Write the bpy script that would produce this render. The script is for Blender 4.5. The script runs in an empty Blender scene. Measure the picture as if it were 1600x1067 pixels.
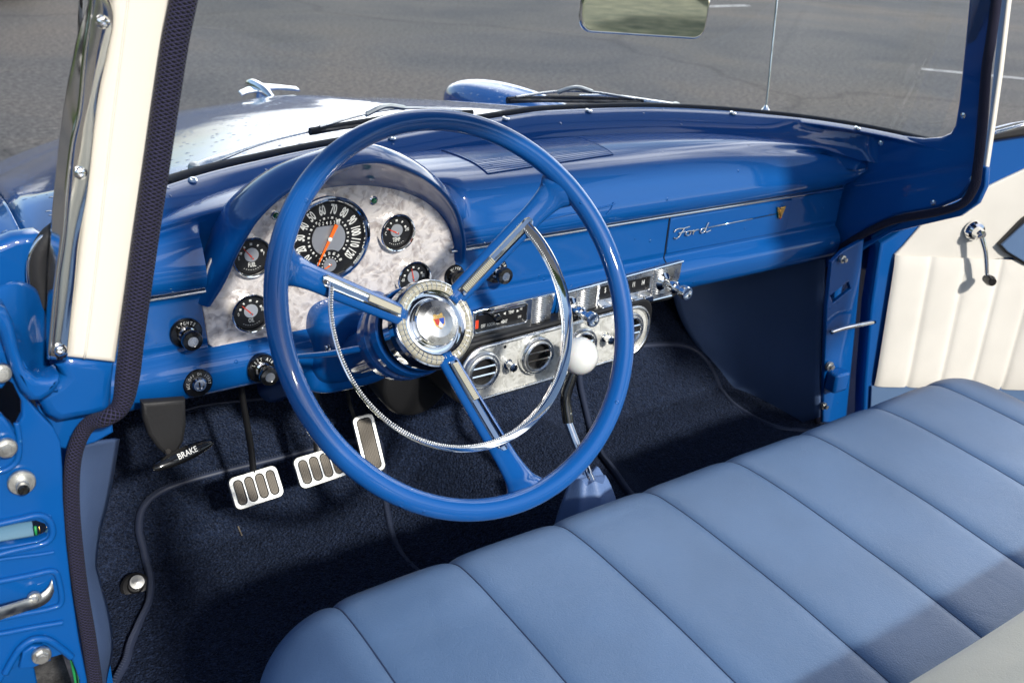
import bpy, bmesh, math, random
import numpy as np
from math import sin, cos, radians, pi, hypot, atan2
from mathutils import Vector, Matrix, Euler, noise
from mathutils.geometry import delaunay_2d_cdt

random.seed(7)
SC = bpy.context.scene
COL = SC.collection

# ------------------------------------------------------------ camera
CAM = np.array([-.897, -.835, 1.32]); FPX = 1472.0
def cam_axes(yaw, pitch, roll):
    f = np.array([sin(yaw)*cos(pitch), cos(yaw)*cos(pitch), -sin(pitch)])
    r = np.array([cos(yaw), -sin(yaw), 0.]); u = np.cross(r, f)
    c, s = cos(roll), sin(roll)
    return c*r+s*u, -s*r+c*u, f
CR, CU, CF = cam_axes(radians(35.77), radians(24.89), radians(3.95))
cd = bpy.data.cameras.new('camera'); cam = bpy.data.objects.new('camera', cd); COL.objects.link(cam)
m = Matrix.Identity(4)
for i in range(3):
    m[i][0], m[i][1], m[i][2], m[i][3] = CR[i], CU[i], -CF[i], CAM[i]
cam.matrix_world = m
cd.sensor_width = 36; cd.lens = FPX/1600*36
cd.clip_start = .02; cd.clip_end = 500
cd.dof.use_dof = True; cd.dof.focus_distance = 1.27; cd.dof.aperture_fstop = 8.5
SC.camera = cam

# ------------------------------------------------------------ light
SUN_EL, SUN_AZ = 33.0, 180.5        # azimuth clockwise from +Y (the car points to +Y); 180.5 = straight behind
EXPO = 0.62
sd = np.array([sin(radians(SUN_AZ))*cos(radians(SUN_EL)), cos(radians(SUN_AZ))*cos(radians(SUN_EL)), sin(radians(SUN_EL))])
w = bpy.data.worlds.new('World'); SC.world = w; w.use_nodes = True
nt = w.node_tree; nt.nodes.clear()
out = nt.nodes.new('ShaderNodeOutputWorld'); bg = nt.nodes.new('ShaderNodeBackground')
sky = nt.nodes.new('ShaderNodeTexSky'); sky.sky_type = 'NISHITA'; sky.sun_disc = False
sky.sun_elevation = radians(SUN_EL); sky.sun_rotation = radians(SUN_AZ)
tc = nt.nodes.new('ShaderNodeTexCoord'); mp = nt.nodes.new('ShaderNodeMapping'); mp.inputs['Scale'].default_value = (1, 1, 2.6)
cn = nt.nodes.new('ShaderNodeTexNoise'); cn.inputs['Scale'].default_value = 2.3; cn.inputs['Detail'].default_value = 7
cr = nt.nodes.new('ShaderNodeValToRGB'); cr.color_ramp.elements[0].position = .34; cr.color_ramp.elements[1].position = .50
mx = nt.nodes.new('ShaderNodeMix'); mx.data_type = 'RGBA'
mx.inputs['B'].default_value = (21, 21.4, 22, 1)
nt.links.new(tc.outputs['Generated'], mp.inputs['Vector']); nt.links.new(mp.outputs[0], cn.inputs['Vector'])
nt.links.new(cn.outputs['Fac'], cr.inputs[0])
dp = nt.nodes.new('ShaderNodeVectorMath'); dp.operation = 'DOT_PRODUCT'; dp.inputs[1].default_value = (.78, .56, .28)   # cloud bank placed ahead-right and brightened for white reflections in the paint
mr = nt.nodes.new('ShaderNodeMapRange'); mr.inputs['From Min'].default_value = .72; mr.inputs['From Max'].default_value = .83
ml = nt.nodes.new('ShaderNodeMath'); ml.operation = 'MULTIPLY'
nt.links.new(tc.outputs['Generated'], dp.inputs[0]); nt.links.new(dp.outputs['Value'], mr.inputs['Value'])
nt.links.new(mr.outputs[0], ml.inputs[0]); nt.links.new(cr.outputs[0], ml.inputs[1]); nt.links.new(ml.outputs[0], mx.inputs['Factor'])
nt.links.new(sky.outputs[0], mx.inputs['A']); nt.links.new(mx.outputs['Result'], bg.inputs['Color'])
bg.inputs['Strength'].default_value = .125
nt.links.new(bg.outputs[0], out.inputs['Surface'])
sl = bpy.data.lights.new('sun', 'SUN'); sl.energy = 2.9; sl.angle = radians(3.0); sl.color = (1, .955, .89)
so = bpy.data.objects.new('sun', sl); COL.objects.link(so)
so.rotation_euler = Vector(-sd).to_track_quat('-Z', 'Y').to_euler(); so.location = (3, -4, 6)
SC.view_settings.view_transform = 'Standard'; SC.view_settings.look = 'None'
SC.view_settings.exposure = EXPO; SC.view_settings.gamma = 1
SC.cycles.max_bounces = 8; SC.cycles.transparent_max_bounces = 12
SC.cycles.caustics_reflective = False; SC.cycles.caustics_refractive = False
SC.cycles.use_denoising = True

# ------------------------------------------------------------ measuring helpers: a ray of the photograph met with a real plane
def ray(px, py): return CF+(px-800)/FPX*CR-(py-533.5)/FPX*CU
def U(px, py, x=None, y=None, z=None, d=None, pl=None):
    v = ray(px, py)
    if x is not None: t = (x-CAM[0])/v[0]
    elif y is not None: t = (y-CAM[1])/v[1]
    elif z is not None: t = (z-CAM[2])/v[2]
    elif pl is not None: t = ((np.array(pl[0])-CAM)@np.array(pl[1]))/(v@np.array(pl[1]))
    else: t = d
    return Vector(CAM+t*v)
def sup(x, a=.74, b=.42, n=2.6, y0=.10):
    k = 1-(abs(x)/a)**n
    return y0+b*max(k, 0)**(1/n)
def sup_pt(t, a=.74, b=.42, n=2.6, y0=.10):      # t: 0 right end .. 1 left end
    th = t*pi; c, s = cos(th), sin(th)
    return (a*math.copysign(abs(c)**(2/n), c), y0+b*abs(s)**(2/n))
def Uc(px, py, a=.74, b=.42, y0=.10, n=2.6):
    v = ray(px, py); prev = None; best = None
    for i in range(2500):
        t = .3+i*.0011; q = CAM+t*v
        s = (abs(q[0])/a)**n+(max(q[1]-y0, 0)/b)**n-1
        if prev is not None and prev < 0 <= s: best = q
        prev = s
    return Vector(best)
def V(*a): return Vector(a)
def FR(o, n=(0, -1, 0), up=(0, 0, 1)):
    z = Vector(n).normalized(); x = Vector(up).cross(z).normalized(); y = z.cross(x)
    M = Matrix.Identity(4)
    for i in range(3): M[i][0], M[i][1], M[i][2], M[i][3] = x[i], y[i], z[i], o[i]
    return M
def loc(M, x, y, z=0): return M @ Vector((x, y, z))
def cr_interp(P, n, closed=False):
    """Catmull-Rom through P (list of Vectors) to n+1 points (n if closed)."""
    P = [Vector(p) for p in P]; m_ = len(P); segs = m_ if closed else m_-1; out_ = []
    tot = n if closed else n+1
    for i in range(tot):
        u = i/n*segs; k = min(int(u), segs-1); f = u-k
        if closed: p0, p1, p2, p3 = P[(k-1) % m_], P[k % m_], P[(k+1) % m_], P[(k+2) % m_]
        else:
            p1, p2 = P[k], P[k+1]
            p0 = P[k-1] if k > 0 else p1*2-p2
            p3 = P[k+2] if k+2 < m_ else p2*2-p1
        out_.append(.5*((2*p1)+(p2-p0)*f+(2*p0-5*p1+4*p2-p3)*f*f+(3*p1-p0-3*p2+p3)*f**3))
    return out_
def rrect(w_, h_, r, n=5):
    pts = []
    for cx, cy, a0 in ((w_/2-r, h_/2-r, 0), (-w_/2+r, h_/2-r, 90), (-w_/2+r, -h_/2+r, 180), (w_/2-r, -h_/2+r, 270)):
        for i in range(n+1):
            a = radians(a0+90*i/n); pts.append((cx+r*cos(a), cy+r*sin(a)))
    return pts
def circ(r, n=24, cx=0, cy=0): return [(cx+r*cos(2*pi*i/n), cy+r*sin(2*pi*i/n)) for i in range(n)]

# ------------------------------------------------------------ materials
MATS = {}
def nm(name):
    m_ = bpy.data.materials.new(name); m_.use_nodes = True; MATS[name] = m_
    return m_, m_.node_tree, m_.node_tree.nodes['Principled BSDF']
def pm(name, col, rough=.5, metal=0, coat=0, spec=.5, **k):
    m_, t, b = nm(name)
    b.inputs['Base Color'].default_value = (*col, 1); b.inputs['Roughness'].default_value = rough
    b.inputs['Metallic'].default_value = metal; b.inputs['Coat Weight'].default_value = coat
    b.inputs['Coat Roughness'].default_value = .02; b.inputs['Specular IOR Level'].default_value = spec
    for kk, v in k.items(): b.inputs[kk.replace('_', ' ')].default_value = v
    return m_, t, b
def N(t, kind, **kw):
    n = t.nodes.new('ShaderNode'+kind)
    for k, v in kw.items():
        if k in n.inputs: n.inputs[k].default_value = v
        else: setattr(n, k, v)
    return n
def objco(t, scale=(1, 1, 1)):
    c = N(t, 'TexCoord'); mp_ = N(t, 'Mapping'); mp_.inputs['Scale'].default_value = scale
    t.links.new(c.outputs['Object'], mp_.inputs['Vector']); return mp_.outputs[0]
def bump(t, b, h, strength, dist, coat=False, chain=None):
    n = N(t, 'Bump'); n.inputs['Strength'].default_value = strength; n.inputs['Distance'].default_value = dist
    t.links.new(h, n.inputs['Height'])
    if chain is not None: t.links.new(chain, n.inputs['Normal'])
    t.links.new(n.outputs[0], b.inputs['Normal'])
    if coat: t.links.new(n.outputs[0], b.inputs['Coat Normal'])
    return n.outputs[0]
def ramp(t, fac, stops):
    r = N(t, 'ValToRGB'); e = r.color_ramp.elements
    while len(e) < len(stops): e.new(.5)
    for el, (p, c) in zip(e, stops): el.position = p; el.color = (*c, 1) if len(c) == 3 else c
    t.links.new(fac, r.inputs[0]); return r.outputs[0]

BLUE = (.0006, .080, .305)
def paint(name, drops=False, col=BLUE):
    m_, t, b = pm(name, col, .55, 0, 1, .15); b.inputs['Coat Roughness'].default_value = .012
    co = objco(t); n = N(t, 'TexNoise', Scale=9.0, Detail=1.5); t.links.new(co, n.inputs['Vector'])
    ns = N(t, 'TexNoise', Scale=22.0, Detail=7.0, Roughness=.7); t.links.new(co, ns.inputs['Vector']); t.links.new(ramp(t, ns.outputs['Fac'], [(.45, (.006,)*3), (.62, (.03,)*3), (.75, (.10,)*3)]), b.inputs['Coat Roughness'])   # wiped dust
    c = bump(t, b, n.outputs['Fac'], .07, .01, True)
    n2 = N(t, 'TexNoise', Scale=700.0, Detail=1.0); t.links.new(co, n2.inputs['Vector'])
    c = bump(t, b, n2.outputs['Fac'], .05, .0004, True, c)
    if True:
        v = N(t, 'TexVoronoi', Scale=62.0 if drops else 85.0); t.links.new(co, v.inputs['Vector'])
        r = ramp(t, v.outputs['Distance'], [(.0, (1, 1, 1)), (.2, (.6, .6, .6)), (.25, (0, 0, 0)), (1, (0, 0, 0))])
        k = N(t, 'Math', operation='GREATER_THAN'); sep = N(t, 'SeparateColor'); t.links.new(v.outputs['Color'], sep.inputs[0])
        t.links.new(sep.outputs[0], k.inputs[0]); k.inputs[1].default_value = .55 if drops else (1.5 if name == 'paint_cream' else .965)
        mu = N(t, 'Math', operation='MULTIPLY'); t.links.new(r, mu.inputs[0]); t.links.new(k.outputs[0], mu.inputs[1])
        bump(t, b, mu.outputs[0], .7, .0025, True, c)
    return m_
paint('paint_blue'); paint('paint_blue_wet', True)
paint('paint_cream', col=(.76, .72, .63))
def metal(name, col, rough, amt=.15, sc=14.0):
    m_, t, b = pm(name, col, rough, 1)
    n = N(t, 'TexNoise', Scale=sc, Detail=2.0); t.links.new(objco(t), n.inputs['Vector']); bump(t, b, n.outputs['Fac'], amt, .01)
    n2 = N(t, 'TexNoise', Scale=60.0, Detail=4.0); t.links.new(objco(t), n2.inputs['Vector'])
    r = ramp(t, n2.outputs['Fac'], [(.35, (rough,)*3), (.8, (min(rough*2.2+.03, 1),)*3)]); t.links.new(r, b.inputs['Roughness'])
    return m_
metal('chrome', (.90, .90, .89), .04); metal('stainless', (.80, .78, .74), .06, .12, 7.0); metal('zinc', (.62, .62, .59), .28)
metal('satin_chrome', (.93, .93, .91), .20, .08); metal('brushed', (.62, .62, .62), .22, .05); metal('dark_steel', (.16, .15, .14), .4); metal('gold', (.85, .52, .16), .2)
pm('black_gloss', (.008, .008, .008), .12, 0, .6); pm('black_satin', (.012, .012, .013), .4); pm('black_void', (.003, .003, .004), .9)
m_, t, b = pm('rubber', (.014, .014, .015), .6); n = N(t, 'TexNoise', Scale=300.0); t.links.new(objco(t), n.inputs['Vector']); bump(t, b, n.outputs['Fac'], .3, .001)
pm('brown_rubber', (.17, .145, .115), .6); pm('dial_black', (.011, .011, .012), .35); pm('white_mark', (.78, .78, .74), .5)
pm('red_mark', (.75, .06, .02), .5); pm('needle_orange', (.95, .16, .015), .4); pm('green_jewel', (.0, .10, .04), .08, 0, 1)
pm('red_enamel', (.45, .03, .015), .25, 0, 1); pm('blue_enamel', (.01, .05, .35), .25, 0, 1); pm('white_enamel', (.75, .75, .72), .3, 0, 1)
pm('knob_white', (.80, .79, .75), .12, 0, 1, Subsurface_Weight=.15)
pm('wire_green', (.02, .3, .08), .5); pm('pale_blue_tube', (.10, .22, .32), .7); pm('tyre', (.02, .02, .02), .8)
pm('dark_paint', (.012, .012, .014), .2, 0, 1); pm('grey_lens', (.3, .3, .3), .1, 0, 1)
# brushed dial disc: radial anisotropic look by angular noise on roughness
m_, t, b = pm('dial_metal', (.72, .72, .72), .32, .75)
b.inputs['Anisotropic'].default_value = .8
# ribbed rubber pads
m_, t, b = pm('pad_rubber', (.09, .08, .07), .6)
wv = N(t, 'TexWave', Scale=95.0); wv.bands_direction = 'X'; t.links.new(objco(t), wv.inputs['Vector']); bump(t, b, wv.outputs['Fac'], .8, .002)
# leather
def leather(name, col, gscale=260.0, rough=.42, wr=.05, gr=.24):
    m_, t, b = pm(name, col, rough, 0, 0, .45)
    co = objco(t); v = N(t, 'TexVoronoi', Scale=gscale); v.feature = 'DISTANCE_TO_EDGE'; t.links.new(co, v.inputs['Vector'])
    r = ramp(t, v.outputs['Distance'], [(0, (0, 0, 0)), (.12, (1, 1, 1))])
    n = N(t, 'TexNoise', Scale=40.0, Detail=6.0); t.links.new(co, n.inputs['Vector'])
    c = bump(t, b, n.outputs['Fac'], gr*.4, .004)
    nw = N(t, 'TexNoise', Scale=9.0, Detail=3.0, Distortion=2.0); t.links.new(co, nw.inputs['Vector']); c = bump(t, b, nw.outputs['Fac'], wr, .02, False, c)
    bump(t, b, r, gr, .0008, False, c)
    n2 = N(t, 'TexNoise', Scale=5.0, Detail=3.0); t.links.new(co, n2.inputs['Vector'])
    hi = tuple(min(c_*1.12, 1) for c_ in col); lo = tuple(c_*.90 for c_ in col)
    t.links.new(ramp(t, n2.outputs['Fac'], [(.3, lo), (.7, hi)]), b.inputs['Base Color'])
leather('leather_blue', (.096, .165, .290)); leather('vinyl_cream', (.70, .67, .60), 260.0, .42, .03, .10); leather('vinyl_back', (.88, .79, .60), 220.0, .42, .04, .2); leather('vinyl_kick', (.090, .142, .27), 300.0, .5)
leather('boot_leather', (.12, .2, .40), 200.0, .5)
pm('seam_thread', (.015, .03, .08), .8)
# carpet
m_, t, b = pm('carpet', (.012, .022, .055), .95, 0, 0, .1)
co = objco(t); v = N(t, 'TexNoise', Scale=170.0, Detail=3.0, Distortion=1.8); t.links.new(co, v.inputs['Vector'])
v2 = N(t, 'TexVoronoi', Scale=230.0); t.links.new(co, v2.inputs['Vector'])
n3 = N(t, 'TexNoise', Scale=7.0, Detail=3.0); t.links.new(co, n3.inputs['Vector'])
ad = N(t, 'Math', operation='ADD'); t.links.new(v.outputs['Fac'], ad.inputs[0]); t.links.new(v2.outputs['Distance'], ad.inputs[1])
t.links.new(ramp(t, v.outputs['Fac'], [(.34, (.0025, .005, .013)), (.50, (.009, .016, .038)), (.66, (.026, .041, .088))]), b.inputs['Base Color'])
bump(t, b, ad.outputs[0], 1.0, .006)
b.inputs['Sheen Weight'].default_value = .12; b.inputs['Sheen Tint'].default_value = (.4, .5, .8, 1)
pm('stitch', (.09, .11, .17), .7); pm('binding', (.030, .040, .075), .45)
# braided cord (uses the tube's own UV: u around, v along, both in turns of the weave)
m_, t, b = pm('cord', (.012, .010, .035), .75)
uv = N(t, 'UVMap'); sp = N(t, 'SeparateXYZ'); t.links.new(uv.outputs[0], sp.inputs[0])
def lin(t, a, ka, b_, kb):
    m1 = N(t, 'Math', operation='MULTIPLY'); t.links.new(a, m1.inputs[0]); m1.inputs[1].default_value = ka
    m2 = N(t, 'Math', operation='MULTIPLY'); t.links.new(b_, m2.inputs[0]); m2.inputs[1].default_value = kb
    s_ = N(t, 'Math', operation='ADD'); t.links.new(m1.outputs[0], s_.inputs[0]); t.links.new(m2.outputs[0], s_.inputs[1])
    f = N(t, 'Math', operation='SINE'); t.links.new(s_.outputs[0], f.inputs[0]); return f.outputs[0]
s1 = lin(t, sp.outputs[0], 2*pi*9, sp.outputs[1], 2*pi*1.0); s2 = lin(t, sp.outputs[0], 2*pi*9, sp.outputs[1], -2*pi*1.0)
mm = N(t, 'Math', operation='MAXIMUM'); t.links.new(s1, mm.inputs[0]); t.links.new(s2, mm.inputs[1])
t.links.new(ramp(t, mm.outputs[0], [(.0, (.002, .002, .006)), (.6, (.006, .005, .02)), (1.0, (.034, .031, .088))]), b.inputs['Base Color'])
bump(t, b, mm.outputs[0], .9, .002)
# mother of pearl
def pearl(name, lo, hi, sc=34.0):
    m_, t, b = pm(name, hi, .22, .25, .7)
    co = objco(t); wn = N(t, 'TexNoise', Scale=38.0, Detail=2.0); t.links.new(co, wn.inputs['Vector'])
    mxv = N(t, 'Mix'); mxv.data_type = 'VECTOR'; mxv.inputs['Factor'].default_value = .035
    t.links.new(co, mxv.inputs['A']); t.links.new(wn.outputs['Color'], mxv.inputs['B'])
    v = N(t, 'TexVoronoi', Scale=sc); v.feature = 'SMOOTH_F1'; v.inputs['Smoothness'].default_value = .35; t.links.new(mxv.outputs[1], v.inputs['Vector'])
    v2 = N(t, 'TexVoronoi', Scale=sc*2.3); t.links.new(mxv.outputs[1], v2.inputs['Vector'])
    sp_ = N(t, 'SeparateColor'); t.links.new(v2.outputs['Color'], sp_.inputs[0])
    a1 = N(t, 'Math', operation='MULTIPLY_ADD'); t.links.new(sp_.outputs[0], a1.inputs[0]); a1.inputs[1].default_value = .5; t.links.new(v.outputs['Distance'], a1.inputs[2])
    t.links.new(ramp(t, a1.outputs[0], [(.2, lo), (.55, tuple((a+c_)/2 for a, c_ in zip(lo, hi))), (.85, hi)]), b.inputs['Base Color'])
    nn = N(t, 'TexNoise', Scale=45.0, Detail=3.0, Distortion=.6); t.links.new(co, nn.inputs['Vector'])
    c = bump(t, b, nn.outputs['Fac'], .35, .006)
    bump(t, b, a1.outputs[0], .5, .003, False, c)
pearl('pearl', (.49, .425, .40), (.87, .80, .76), 78.0); pearl('pearl_white', (.54, .53, .48), (.82, .81, .76), 78.0)
# ivory translucent ridged ring
m_, t, b = pm('ivory', (.42, .39, .30), .3, 0, .5)
# asphalt
m_, t, b = pm('asphalt', (.1, .095, .088), .85, 0, 0, .3)
co = objco(t); n = N(t, 'TexNoise', Scale=26.0, Detail=8.0, Roughness=.85); t.links.new(co, n.inputs['Vector'])
n2 = N(t, 'TexNoise', Scale=.55, Detail=5.0, Distortion=.8); t.links.new(co, n2.inputs['Vector'])
v = N(t, 'TexVoronoi', Scale=.33); v.feature = 'DISTANCE_TO_EDGE'
wn = N(t, 'TexNoise', Scale=.8, Detail=4.0); t.links.new(co, wn.inputs['Vector'])
mv = N(t, 'Mix'); mv.data_type = 'VECTOR'; mv.inputs['Factor'].default_value = .5; t.links.new(co, mv.inputs['A']); t.links.new(wn.outputs['Color'], mv.inputs['B'])
t.links.new(mv.outputs[1], v.inputs['Vector'])
n4 = N(t, 'TexNoise', Scale=.16, Detail=2.0); t.links.new(co, n4.inputs['Vector']); av = N(t, 'Math', operation='ADD'); hv = N(t, 'Math', operation='MULTIPLY'); hv.inputs[1].default_value = .5; t.links.new(n2.outputs['Fac'], av.inputs[0]); t.links.new(n4.outputs['Fac'], av.inputs[1]); t.links.new(av.outputs[0], hv.inputs[0])
base = ramp(t, hv.outputs[0], [(.38, (.066, .067, .070)), (.5, (.098, .093, .088)), (.62, (.125, .108, .092))])
gr = ramp(t, n.outputs['Fac'], [(.38, (.35, .35, .35)), (.5, (.95, .95, .95)), (.62, (1.75, 1.74, 1.7))])
m1 = N(t, 'Mix'); m1.data_type = 'RGBA'; m1.blend_type = 'MULTIPLY'; m1.inputs['Factor'].default_value = 1; t.links.new(base, m1.inputs['A']); t.links.new(gr, m1.inputs['B'])
ck = ramp(t, v.outputs['Distance'], [(0, (.62, .62, .62)), (.014, (1, 1, 1))])
m2 = N(t, 'Mix'); m2.data_type = 'RGBA'; m2.blend_type = 'MULTIPLY'; m2.inputs['Factor'].default_value = .8; t.links.new(m1.outputs['Result'], m2.inputs['A']); t.links.new(ck, m2.inputs['B'])
t.links.new(m2.outputs['Result'], b.inputs['Base Color']); bump(t, b, n.outputs['Fac'], .6, .01)
m_, t, b = pm('line_paint', (.6, .6, .57), .7); n = N(t, 'TexNoise', Scale=12.0, Detail=5.0); t.links.new(objco(t), n.inputs['Vector'])
t.links.new(ramp(t, n.outputs['Fac'], [(.35, (.25, .25, .24)), (.6, (.62, .62, .6))]), b.inputs['Base Color'])
m_, t, b = pm('verge', (.12, .13, .06), .95); n = N(t, 'TexNoise', Scale=3.0, Detail=8.0); t.links.new(objco(t), n.inputs['Vector'])
t.links.new(ramp(t, n.outputs['Fac'], [(.35, (.05, .07, .025)), (.65, (.2, .2, .1))]), b.inputs['Base Color'])
pm('mirror_glass', (.92, .93, .93), .01, 1)
pm('headliner', (.02, .035, .08), .9)
pm('leaf', (.045, .075, .02), .6); pm('bark', (.09, .07, .05), .9)
# windscreen glass: thin pane, Fresnel reflection over clear transmission
m_ = bpy.data.materials.new('windscreen_glass'); m_.use_nodes = True; t = m_.node_tree; t.nodes.clear(); MATS['glass'] = m_
o_ = N(t, 'OutputMaterial'); g = N(t, 'BsdfGlossy', Roughness=.0); tr = N(t, 'BsdfTransparent'); tr.inputs[0].default_value = (.95, .97, .965, 1)
fr = N(t, 'Fresnel', IOR=1.5); ms = N(t, 'MixShader'); t.links.new(fr.outputs[0], ms.inputs[0]); t.links.new(tr.outputs[0], ms.inputs[1]); t.links.new(g.outputs[0], ms.inputs[2])
df = N(t, 'BsdfDiffuse'); df.inputs[0].default_value = (.8, .8, .8, 1); m3 = N(t, 'MixShader'); nz = N(t, 'TexNoise', Scale=3.0, Detail=8.0, Roughness=.7)
t.links.new(objco(t, (2.2, 1, .35)), nz.inputs['Vector']); t.links.new(ramp(t, nz.outputs['Fac'], [(.45, (.001, .001, .001)), (.60, (.012, .012, .012)), (.75, (.06, .06, .06))]), m3.inputs[0])   # dust and dried drips
t.links.new(ms.outputs[0], m3.inputs[1]); t.links.new(df.outputs[0], m3.inputs[2]); t.links.new(m3.outputs[0], o_.inputs['Surface'])

# ------------------------------------------------------------ mesh builder
class MB:
    def __init__(s): s.v = []; s.f = []; s.m = []; s.mats = []; s.sm = []; s.uv = {}
    def mi(s, mat):
        if mat not in s.mats: s.mats.append(mat)
        return s.mats.index(mat)
    def add(s, vs, fs, mat, smooth=True, uvs=None):
        b0 = len(s.v); k = s.mi(mat); s.v += [Vector(v) for v in vs]
        for i, f in enumerate(fs):
            if uvs: s.uv[len(s.f)] = uvs[i]
            s.f.append([b0+j for j in f]); s.m.append(k); s.sm.append(smooth)
        return s
    def grid(s, R, mat, cu=False, cv=False, smooth=True, flip=False):
        """R[i][j]; cu closes i, cv closes j"""
        a, b_ = len(R), len(R[0]); vs = [p for r in R for p in r]; fs = []
        for i in range(a if cu else a-1):
            for j in range(b_ if cv else b_-1):
                q = [i*b_+j, i*b_+(j+1) % b_, ((i+1) % a)*b_+(j+1) % b_, ((i+1) % a)*b_+j]
                fs.append(q[::-1] if flip else q)
        return s.add(vs, fs, mat, smooth)
    def patch(s, C, nu, nv, mat, flip=False):
        rows = [cr_interp(r, nv) for r in C]
        cols = [cr_interp([rows[i][j] for i in range(len(rows))], nu) for j in range(nv+1)]
        return s.grid([[cols[j][i] for j in range(nv+1)] for i in range(nu+1)], mat, flip=flip)
    def tube(s, P, r, mat, n=12, closed=False, caps=True, sub=0, flat=1.0, up=None, vscale=None):
        if sub: P = cr_interp(P, sub, closed)
        P = [Vector(p) for p in P]; L = len(P); R = []
        rs = r if isinstance(r, (list, tuple)) else [r]*L
        if len(rs) != L: rs = [rs[min(int(i/(L-1)*(len(rs)-1)), len(rs)-2)]*(1-((i/(L-1)*(len(rs)-1)) % 1 if i < L-1 else 1))+rs[min(int(i/(L-1)*(len(rs)-1)), len(rs)-2)+1]*((i/(L-1)*(len(rs)-1)) % 1 if i < L-1 else 1) for i in range(L)]
        tan = [(P[(i+1) % L]-P[i-1]).normalized() if closed else (P[min(i+1, L-1)]-P[max(i-1, 0)]).normalized() for i in range(L)]
        nn = Vector(up) if up is not None else (Vector((0, 0, 1)) if abs(tan[0].z) < .9 else Vector((1, 0, 0)))
        acc = 0; vs = []; vv = []
        for i in range(L):
            nn = ((Vector(up) if up is not None else nn)-tan[i]*((Vector(up) if up is not None else nn).dot(tan[i]))).normalized(); bb = tan[i].cross(nn)
            if i: acc += (P[i]-P[i-1]).length
            vv.append(acc)
            R.append([P[i]+bb*(cos(2*pi*k/n)*rs[i])+nn*(sin(2*pi*k/n)*rs[i]*flat) for k in range(n)])
        vs = [p for q in R for p in q]; fs = []; uvs = []
        for i in range(L if closed else L-1):
            for k in range(n):
                fs.append([i*n+k, i*n+(k+1) % n, ((i+1) % L)*n+(k+1) % n, ((i+1) % L)*n+k])
                if vscale: a0, a1 = vv[i]*vscale, vv[(i+1) % L]*vscale; uvs.append([(k/n, a0), ((k+1)/n, a0), ((k+1)/n, a1), (k/n, a1)])
        if caps and not closed: fs += [list(range(n))[::-1], [(L-1)*n+k for k in range(n)]]; uvs += [[(0, 0)]*n]*2 if vscale else []
        return s.add(vs, fs, mat, True, uvs if vscale else None)
    def lathe(s, prof, M, mat, n=32, caps=True, th0=0, th1=2*pi):
        """prof: list of (r, h) or (r, h, mat) around M's z axis"""
        full = abs(th1-th0-2*pi) < 1e-6
        k = n if full else n+1
        for i in range(len(prof)-1):
            p, q = prof[i], prof[i+1]; mt = p[2] if len(p) > 2 else mat
            R = [[loc(M, p_[0]*cos(th0+(th1-th0)*j/n), p_[0]*sin(th0+(th1-th0)*j/n), p_[1]) for j in range(k)] for p_ in (p, q)]
            s.grid(R, mt, cv=full, flip=True)
        if caps:
            for p, fl in ((prof[0], 1), (prof[-1], 0)):
                if p[0] > 1e-6:
                    vs = [loc(M, p[0]*cos(2*pi*j/n), p[0]*sin(2*pi*j/n), p[1]) for j in range(n)]
                    s.add(vs, [list(range(n))[::-1] if fl else list(range(n))], prof[-1][2] if (not fl and len(prof[-1]) > 2) else mat, False)
        return s
    def prism(s, poly, M, h0, h1, mat, smooth=False):
        n = len(poly); vs = [loc(M, x, y, h0) for x, y in poly]+[loc(M, x, y, h1) for x, y in poly]
        A = sum(poly[i][0]*poly[(i+1) % n][1]-poly[(i+1) % n][0]*poly[i][1] for i in range(n))
        fs = [list(range(n))[::-1], [n+i for i in range(n)]]+[[i, (i+1) % n, n+(i+1) % n, n+i] for i in range(n)]
        if A < 0: fs = [f[::-1] for f in fs]
        return s.add(vs, fs, mat, smooth)
    def box(s, M, w_, h_, d, mat): return s.prism([(-w_/2, -h_/2), (w_/2, -h_/2), (w_/2, h_/2), (-w_/2, h_/2)], M, -d/2, d/2, mat)
    def ball(s, c, r, mat, n=24, sc=(1, 1, 1)):
        R = [[Vector(c)+Vector((r*sc[0]*sin(pi*i/(n//2))*cos(2*pi*j/n), r*sc[1]*sin(pi*i/(n//2))*sin(2*pi*j/n), r*sc[2]*cos(pi*i/(n//2)))) for j in range(n)] for i in range(n//2+1)]
        return s.grid(R, mat, cv=True)
    def text(s, txt, M, size, mat, depth=.0002, sx=1.0, bold=0.0, align='CENTER'):
        c = bpy.data.curves.new('t', 'FONT'); c.body = txt; c.size = size; c.align_x = align; c.align_y = 'CENTER'; c.extrude = depth; c.offset = bold; c.resolution_u = 3
        o = bpy.data.objects.new('t', c); COL.objects.link(o)
        dg = bpy.context.evaluated_depsgraph_get(); me = o.evaluated_get(dg).to_mesh()
        s.add([loc(M, v.co.x*sx, v.co.y, v.co.z) for v in me.vertices], [list(p.vertices) for p in me.polygons], mat, False)
        o.evaluated_get(dg).to_mesh_clear(); bpy.data.objects.remove(o); bpy.data.curves.remove(c); return s
    def arctext(s, txt, M, R, mid, size, mat, step=None, sx=1.0, bold=0.0):
        """letters upright to the centre, centred on angle mid (degrees, anticlockwise from +x), running clockwise"""
        st = step or degrees_of(size*.72*sx, R); n = len(txt)
        for i, ch in enumerate(txt):
            if ch == ' ': continue
            a = mid+st*((n-1)/2-i); s.text(ch, M @ Matrix.Translation((R*cos(radians(a)), R*sin(radians(a)), 0)) @ Matrix.Rotation(radians(a-90), 4, 'Z'), size, mat, sx=sx, bold=bold)
        return s
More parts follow.
